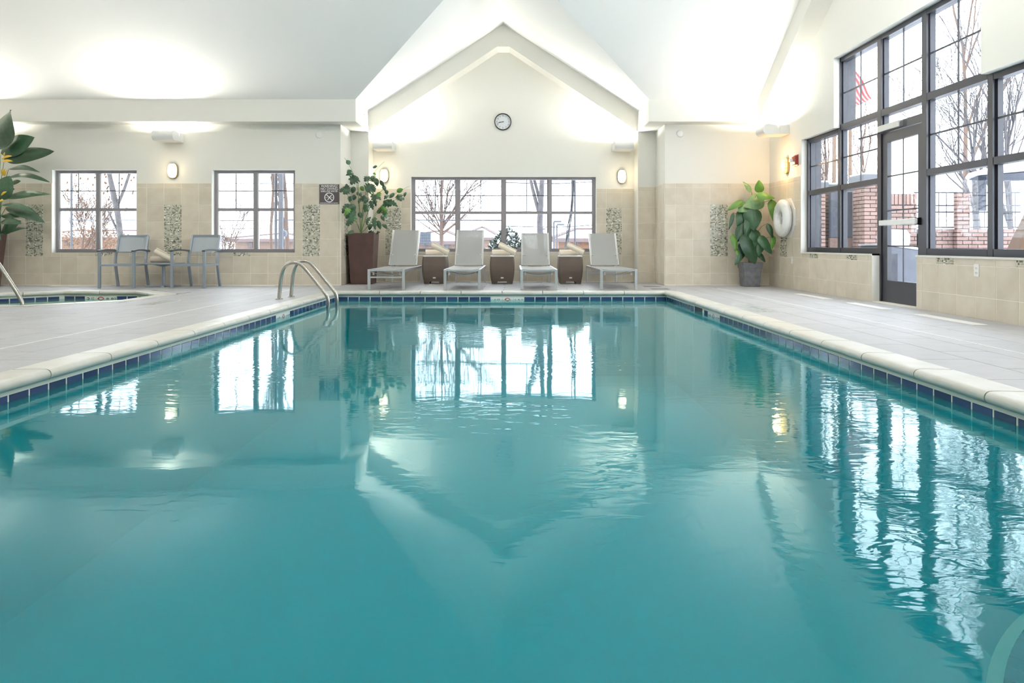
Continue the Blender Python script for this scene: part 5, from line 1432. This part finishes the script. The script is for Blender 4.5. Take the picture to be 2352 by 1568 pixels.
# sports netting with posts and cables
NY = 17.4
net = thing('sports_net', 'tall sports netting with cables outside the back windows', 'net', (hx(900,NY), NY, GZ))
def LN(px, py, dy=0.0): return P(px, py, NY+dy)-net.location
mb = MB(); rn = random.Random(9)
for px in range(505, 1330, 6):
    mb.bar(LN(px,380), LN(px+rn.uniform(-1,1),574), 0.004, 0.002, (0,1,0))
for py in range(384, 572, 6):
    mb.tube([LN(px, py+3*math.sin((px-505)/120)) for px in range(505,1331,55)], 0.0018, 3, cap=False)
o = mb.build('netting', 'net', net, fix=False); o['kind'] = 'stuff'
for (px, top, r_) in ((1155,300,0.03),(633,300,0.035),(163,300,0.025)):
    b = LN(px,560); MB().tube([(b.x,0.02,0),(b.x,0.02,LN(px,top).z)], r_, 8).build('post', 'pole', net)
for pts in ([(130,505),(633,507)], [(633,505),(900,505.5),(1155,506)], [(500,421),(633,421),(700,421)], [(500,525),(700,525)]):
    MB().tube([LN(*p) for p in pts], 0.016 if pts[0][1] in (505,) and pts[0][0] == 633 else 0.011, 6).build('cable', 'pole', net)
MB().tube([LN(1160,419),LN(1220,421),LN(1280,421.5),LN(1330,419),LN(1368,417)], 0.012, 6).build('cable', 'pole', net)
MB().tube([LN(1160,519),LN(1230,521),LN(1290,521),LN(1330,519),LN(1368,516)], 0.012, 6).build('cable', 'pole', net)
gp_ = [LN(1318,400),LN(1315,450),LN(1310,490),LN(1306,530),LN(1300,575)]
mb = MB()
for k in range(5):
    mb.tube(smooth_path([p+Vector((rn.uniform(-0.05,0.05),rn.uniform(-0.04,0.04),0)) for p in gp_ for _ in (0,)],2), 0.012, 5)
mb.build('gathered_net', 'pole', net)
b = LN(1318,560); MB().tube([(b.x+0.03,0.05,0),(b.x+0.03,0.05,LN(1318,300).z)], 0.02, 8).build('post', 'pole', net)
e = thing('backboard', 'pale blue gridded panel outside the first bay of the wide window', 'panel', (hx(976,18.6), 18.6, GZ))
z0, z1 = hz(560,18.6)-GZ, hz(533,18.6)-GZ
MB().box(-0.15,0.15,0,0.02,z0,z1).build('board', 'court', e)
for k in range(7): MB().box(-0.15+0.3*k/6-0.004,-0.15+0.3*k/6+0.004,-0.006,0.0,z0,z1).build('bar', 'pole', e)
for k in range(5): MB().box(-0.15,0.15,-0.007,-0.001,z0+(z1-z0)*k/4-0.004,z0+(z1-z0)*k/4+0.004).build('bar', 'pole', e)
MB().tube([(0,0.04,0),(0,0.04,z1)], 0.02, 8).build('post', 'pole', e)
for k, (px, py, d_, lab) in enumerate([(1272,509,38,'thin lamp post outside the fourth bay, the taller one'), (1279,516,39,'thin lamp post outside the fourth bay, the shorter one'), (1238,526,45,'thin lamp post just left of the grey tree outside')]):
    e = thing('lamp_post', lab, 'lamp post', gp(px, d_), group='far lamp posts')
    h = hz(py, d_)-GZ
    MB().tube([(0,0,0),(0,0,h)], 0.05, 6).build('pole', 'pole', e); MB().box(0,0.4,-0.08,0.08,h-0.03,h+0.05).build('lamp_arm', 'pole', e)
e = thing('padded_post', 'wide grey post outside the right square window', 'post', (hx(644,15.4), 15.4, GZ))
MB().box(-0.043,0.043,0,0.09,0,2.8).build('post', 'post_grey', e, bevel=0.008)
e = thing('ball', 'round pale ball shaped marker beside the wide grey post', 'marker', (hx(652,15.6), 15.6, GZ))
zc = hz(536,15.6)-GZ
MB().lathe([(0.0,-0.075),(0.05,-0.06),(0.075,0.0),(0.05,0.06),(0.0,0.075)], 16, (0,0,zc)).build('globe', 'court', e, smooth=True); MB().tube([(0,0.0,0),(0,0.0,zc)], 0.008, 6).build('stake', 'pole', e)

# brick piers and garden wall beyond the stepped window
BW, BH, BG = 0.205, 0.058, 0.013
_bm = {}
def brick(parent, l, h, t, plane, loc):
    key = (round(l,3), round(h,3), plane)
    if key not in _bm:
        mb = MB()
        if plane == 'y': mb.box(-l/2,l/2,-t,0,-h/2,h/2)
        else: mb.box(-t,0,-l/2,l/2,-h/2,h/2)
        me = mb.mesh('brick', False); me.materials.append(M['brick']); _bm[key] = me
    o = bpy.data.objects.new('brick', _bm[key]); COL.objects.link(o); o.parent = parent; o.location = loc
def brick_face(parent, plane, const, u0, u1, z0, z1, soldier=False):
    z = z0; row = 0
    ztop = z1-(0.2 if soldier else 0)
    while z+BH <= ztop+0.03:
        h = min(BH, ztop-z)
        u = u0-(0.0 if row % 2 == 0 else (BW+BG)/2)
        while u < u1-0.01:
            a, b = max(u,u0), min(u+BW,u1)
            if b-a > 0.02:
                c_ = ((a+b)/2, const, z+h/2) if plane == 'y' else (const, (a+b)/2, z+h/2)
                brick(parent, b-a, h, 0.012, plane, c_)
            u += BW+BG
        z += BH+BG; row += 1
    if soldier:
        u = u0
        while u < u1-0.02:
            b = min(u+BH,u1); brick(parent, b-u, 0.19, 0.012, plane, ((u+b)/2, const, z1-0.1) if plane == 'y' else (const, (u+b)/2, z1-0.1)); u += BH+BG
def pier(label, x0, x1, y0, y1, ztop, z0=GZ, cap=0.14, soldier=False, side=True):
    e = thing('brick_pier', label, 'brick pier', (x0, y0, GZ), group='brick piers and walls outside')
    MB().box(0.013,x1-x0,0.013,y1-y0,0,ztop-GZ).build('mortar_core', 'mortar', e)
    brick_face(e, 'y', 0.013, 0.0, x1-x0, max(0,z0-GZ), ztop-GZ, soldier)
    if side: brick_face(e, 'x', 0.013, 0.013, y1-y0, max(0,z0-GZ), ztop-GZ)
    if cap:
        MB().box(-0.05,x1-x0+0.05,-0.05,y1-y0+0.05,ztop-GZ,ztop-GZ+cap).build('cap_stone', 'stone', e, bevel=0.01)
        MB().box(-0.04,x1-x0+0.04,-0.04,y1-y0+0.04,ztop-GZ+cap,ztop-GZ+cap+0.03).build('snow_cap', 'snow', e, bevel=0.012)
    return e
pier('tall brick pier with stone cap seen through the second window column', 6.38, 6.80, 13.2, 13.67, 1.83, 0.45)
pier('brick wall behind the grey cover seen through the first window column', 5.60, 6.60, 14.10, 14.4, 1.72, 0.45, side=False)
e = pier('brick pier at the edge of the first window column', 5.55, 5.84, 13.60, 13.93, 1.72, 0.45)
e = thing('grey_cover', 'grey padded cover hanging on the brick wall', 'cover', (6.25, 13.93, GZ))
MB().box(-0.20,0.24,-0.06,0.03,hz(546,13.65)-GZ,hz(437,13.65)-GZ).build('panel', 'panel', e, bevel=0.02)
MB().box(-0.20,0.24,-0.05,0.02,0,hz(546,13.65)-GZ).build('stand', 'brick', e)
pier('brick garden wall with soldier course seen through the glass door', 6.86, 7.33, 13.2, 13.45, 1.62, 0.35, cap=0, soldier=True)
pier('low brick garden wall seen through the fourth window column', 7.36, 9.3, 13.2, 13.42, 0.98, 0.35, cap=0, side=False)
pier('slim brick pier rising from the low garden wall', 7.99, 8.23, 13.08, 13.185, 1.63, 0.35, cap=0)
fe = thing('metal_fence', 'dark metal fence above the low garden wall', 'fence', (7.34, 13.3, 0.98))
for z in (0.02, 0.30, 0.42, 0.655): MB().box(0,1.95,0.0,0.02,z,z+0.026).build('fence_rail', 'pole', fe)
for k in range(14): MB().box(0.03+k*0.14,0.042+k*0.14,0.004,0.016,0.038,0.655).build('baluster', 'pole', fe)
tree('large spreading bare tree outside the right part of the stepped window', gp(2262,15.5), 2.6, 0.10, 'bark_grey', 14, 4, 0.60, (4,5), 0.35, (-0.12,0), upb=0.55, twig=0.004)
tree('bare tree outside the far right window column', gp(2330,13.8), 3.0, 0.07, 'bark_grey', 17, 3, 0.40, (5,6), 0.3, upb=0.8, twig=0.004)
tree('tall thin brown tree high outside the upper window', gp(2215,24), 7.5, 0.09, 'bark_out', 19, 3, 0.35, (6,7), 0.35, upb=0.9, twig=0.006)
tree('fine branched tree outside the first window column', gp(1900,30), 4.2, 0.08, 'bark_out', 23, 3, 0.30, (6,8), 0.15, upb=1.0, twig=0.006)
tree('fine branched tree outside the second window column', gp(1995,36), 4.6, 0.08, 'bark_out', 27, 3, 0.35, (6,7), 0.2, upb=0.9, twig=0.007)
for (px, d_, lab, r_) in ((1916,34,'brown timber pole outside the first window column',0.11), (1953,30,'pale timber flagpole outside the second window column',0.08)):
    e = thing('timber_pole', lab, 'pole', gp(px, d_), group='timber poles outside')
    MB().tube([(0,0,0),(0,0,9.5)], [r_,r_*0.8], 8).build('shaft', 'wood_pole', e); MB().lathe([(r_*1.5,0),(r_*1.5,0.25),(r_,0.3)], 10).build('footing', 'stone', e)
# flag on its own line, rippling and drooping
FD = 24.0
fg = thing('flag', 'striped red and white flag with blue starry corner outside the upper window', 'flag', P(1948,130,FD))
def FL(px, py, dy=0.0): return P(px, py, FD+dy)-fg.location
# flag corners in the photo: hoist side left, fly hanging down to the right
A, B_, C_, D_ = FL(1938,120), FL(2004,222), FL(1952,252), FL(1905,175)
def fp(u, v, o_=0.0):   # u along the fly, v down the hoist
    p = A.lerp(B_,u).lerp(D_.lerp(C_,u),v); return p+Vector((0,0.10*math.sin(u*9+v*3)*u+o_,0.05*math.sin(u*11+v*2)*u))
for k in range(13):
    u0 = 0.42 if k < 7 else 0.0
    MB().sheet(lambda u, v: fp(u0+u*(1-u0), (k+v)/13), 14, 1, (0,0.008,0)).build('stripe', 'flag_red' if k % 2 == 0 else 'flag_white', fg)
cn = MB().sheet(lambda u, v: fp(u*0.42, v*7/13), 8, 6, (0,0.008,0)).build('canton', 'flag_blue', fg)
mb = MB()
for i in range(9):
    for j in range(5 if i % 2 else 6):
        c_ = fp(0.42*((j+(1.0 if i % 2 else 0.5))/6), 7/13*(i+0.7)/9.5, -0.004); pts = []
        for q in range(10):
            a = PI/2+q*PI/5; r_ = 0.030 if q % 2 == 0 else 0.012; pts.append(c_+Vector((r_*math.cos(a),0,r_*math.sin(a))))
        mb.add(pts, [tuple(range(10))])
o = mb.build('stars', 'flag_white', cn, fix=False); o['kind'] = 'stuff'
MB().tube([FL(1936,60),(FL(1936,60).x,0,-fg.location.z+GZ)], 0.05, 8).build('flagpole', 'alu', fg)

# covered grill with snow by the door
e = thing('covered_grill', 'dark covered box with snow on top outside the glass door', 'grill', (5.35, 10.1, GZ))
mb = MB(); mb.prism([(-0.32,0),(0.34,0),(0.36,0.70),(0.0,0.76),(-0.34,0.80)], 'y', -0.42, 0.42); mb.build('cover', 'panel', e, bevel=0.02)
mb = MB(); mb.sheet(lambda u, v: (-0.35+u*0.72, -0.43+v*0.86, 0.802-u*0.1+0.04*math.sin(PI*u)*math.sin(PI*v)), 8, 8, (0,0,0.02)); mb.build('snow_layer', 'snow', e, smooth=True)
mb = MB(); mb.lathe([(0.0,0.0),(0.19,0.0),(0.205,0.06),(0.20,0.16),(0.16,0.215),(0.0,0.23)], 14, (-0.12,-0.1,0.80)); mb.build('snow_mound', 'snow', e, smooth=True)
# snowy patio umbrella and tarp-covered table
e = thing('patio_umbrella', 'snow topped patio umbrella outside the far right window column', 'umbrella', (8.35, 11.6, GZ))
zc = hz(405,11.6)-GZ
MB().lathe([(0.95,0.0),(0.8,0.05),(0.4,0.15),(0.0,0.20)], 8, (0,0,zc)).build('canopy', 'navy_cloth', e)
MB().lathe([(0.98,0.01),(0.93,0.08),(0.6,0.17),(0.3,0.22),(0.0,0.24)], 16, (0,0,zc+0.005)).build('snow_layer', 'snow', e, smooth=True)
MB().tube([(0,0,0.08),(0,0,zc+0.15)], 0.028, 10).build('pole', 'pole', e)
MB().lathe([(0.25,0),(0.25,0.06),(0.06,0.1)], 16).build('base', 'stone', e)
MB().box(-0.90,-0.82,-0.04,0.04,zc-0.55,zc+0.02).build('hanging_flap', 'navy_cloth', e)
e = thing('tarp_table', 'tan tarpaulin cone over patio furniture in snow', 'tarp', (6.85, 9.5, GZ))
zt = hz(455,9.5)-GZ
MB().lathe([(0.46,0.25),(0.44,0.5),(0.30,0.85),(0.10,zt-0.1),(0.0,zt)], 9).build('tarp', 'tarp', e)
MB().lathe([(0.62,0.0),(0.60,0.2),(0.52,0.50),(0.47,0.55),(0.0,0.45)], 14).build('snow_bank', 'snow', e, smooth=True)
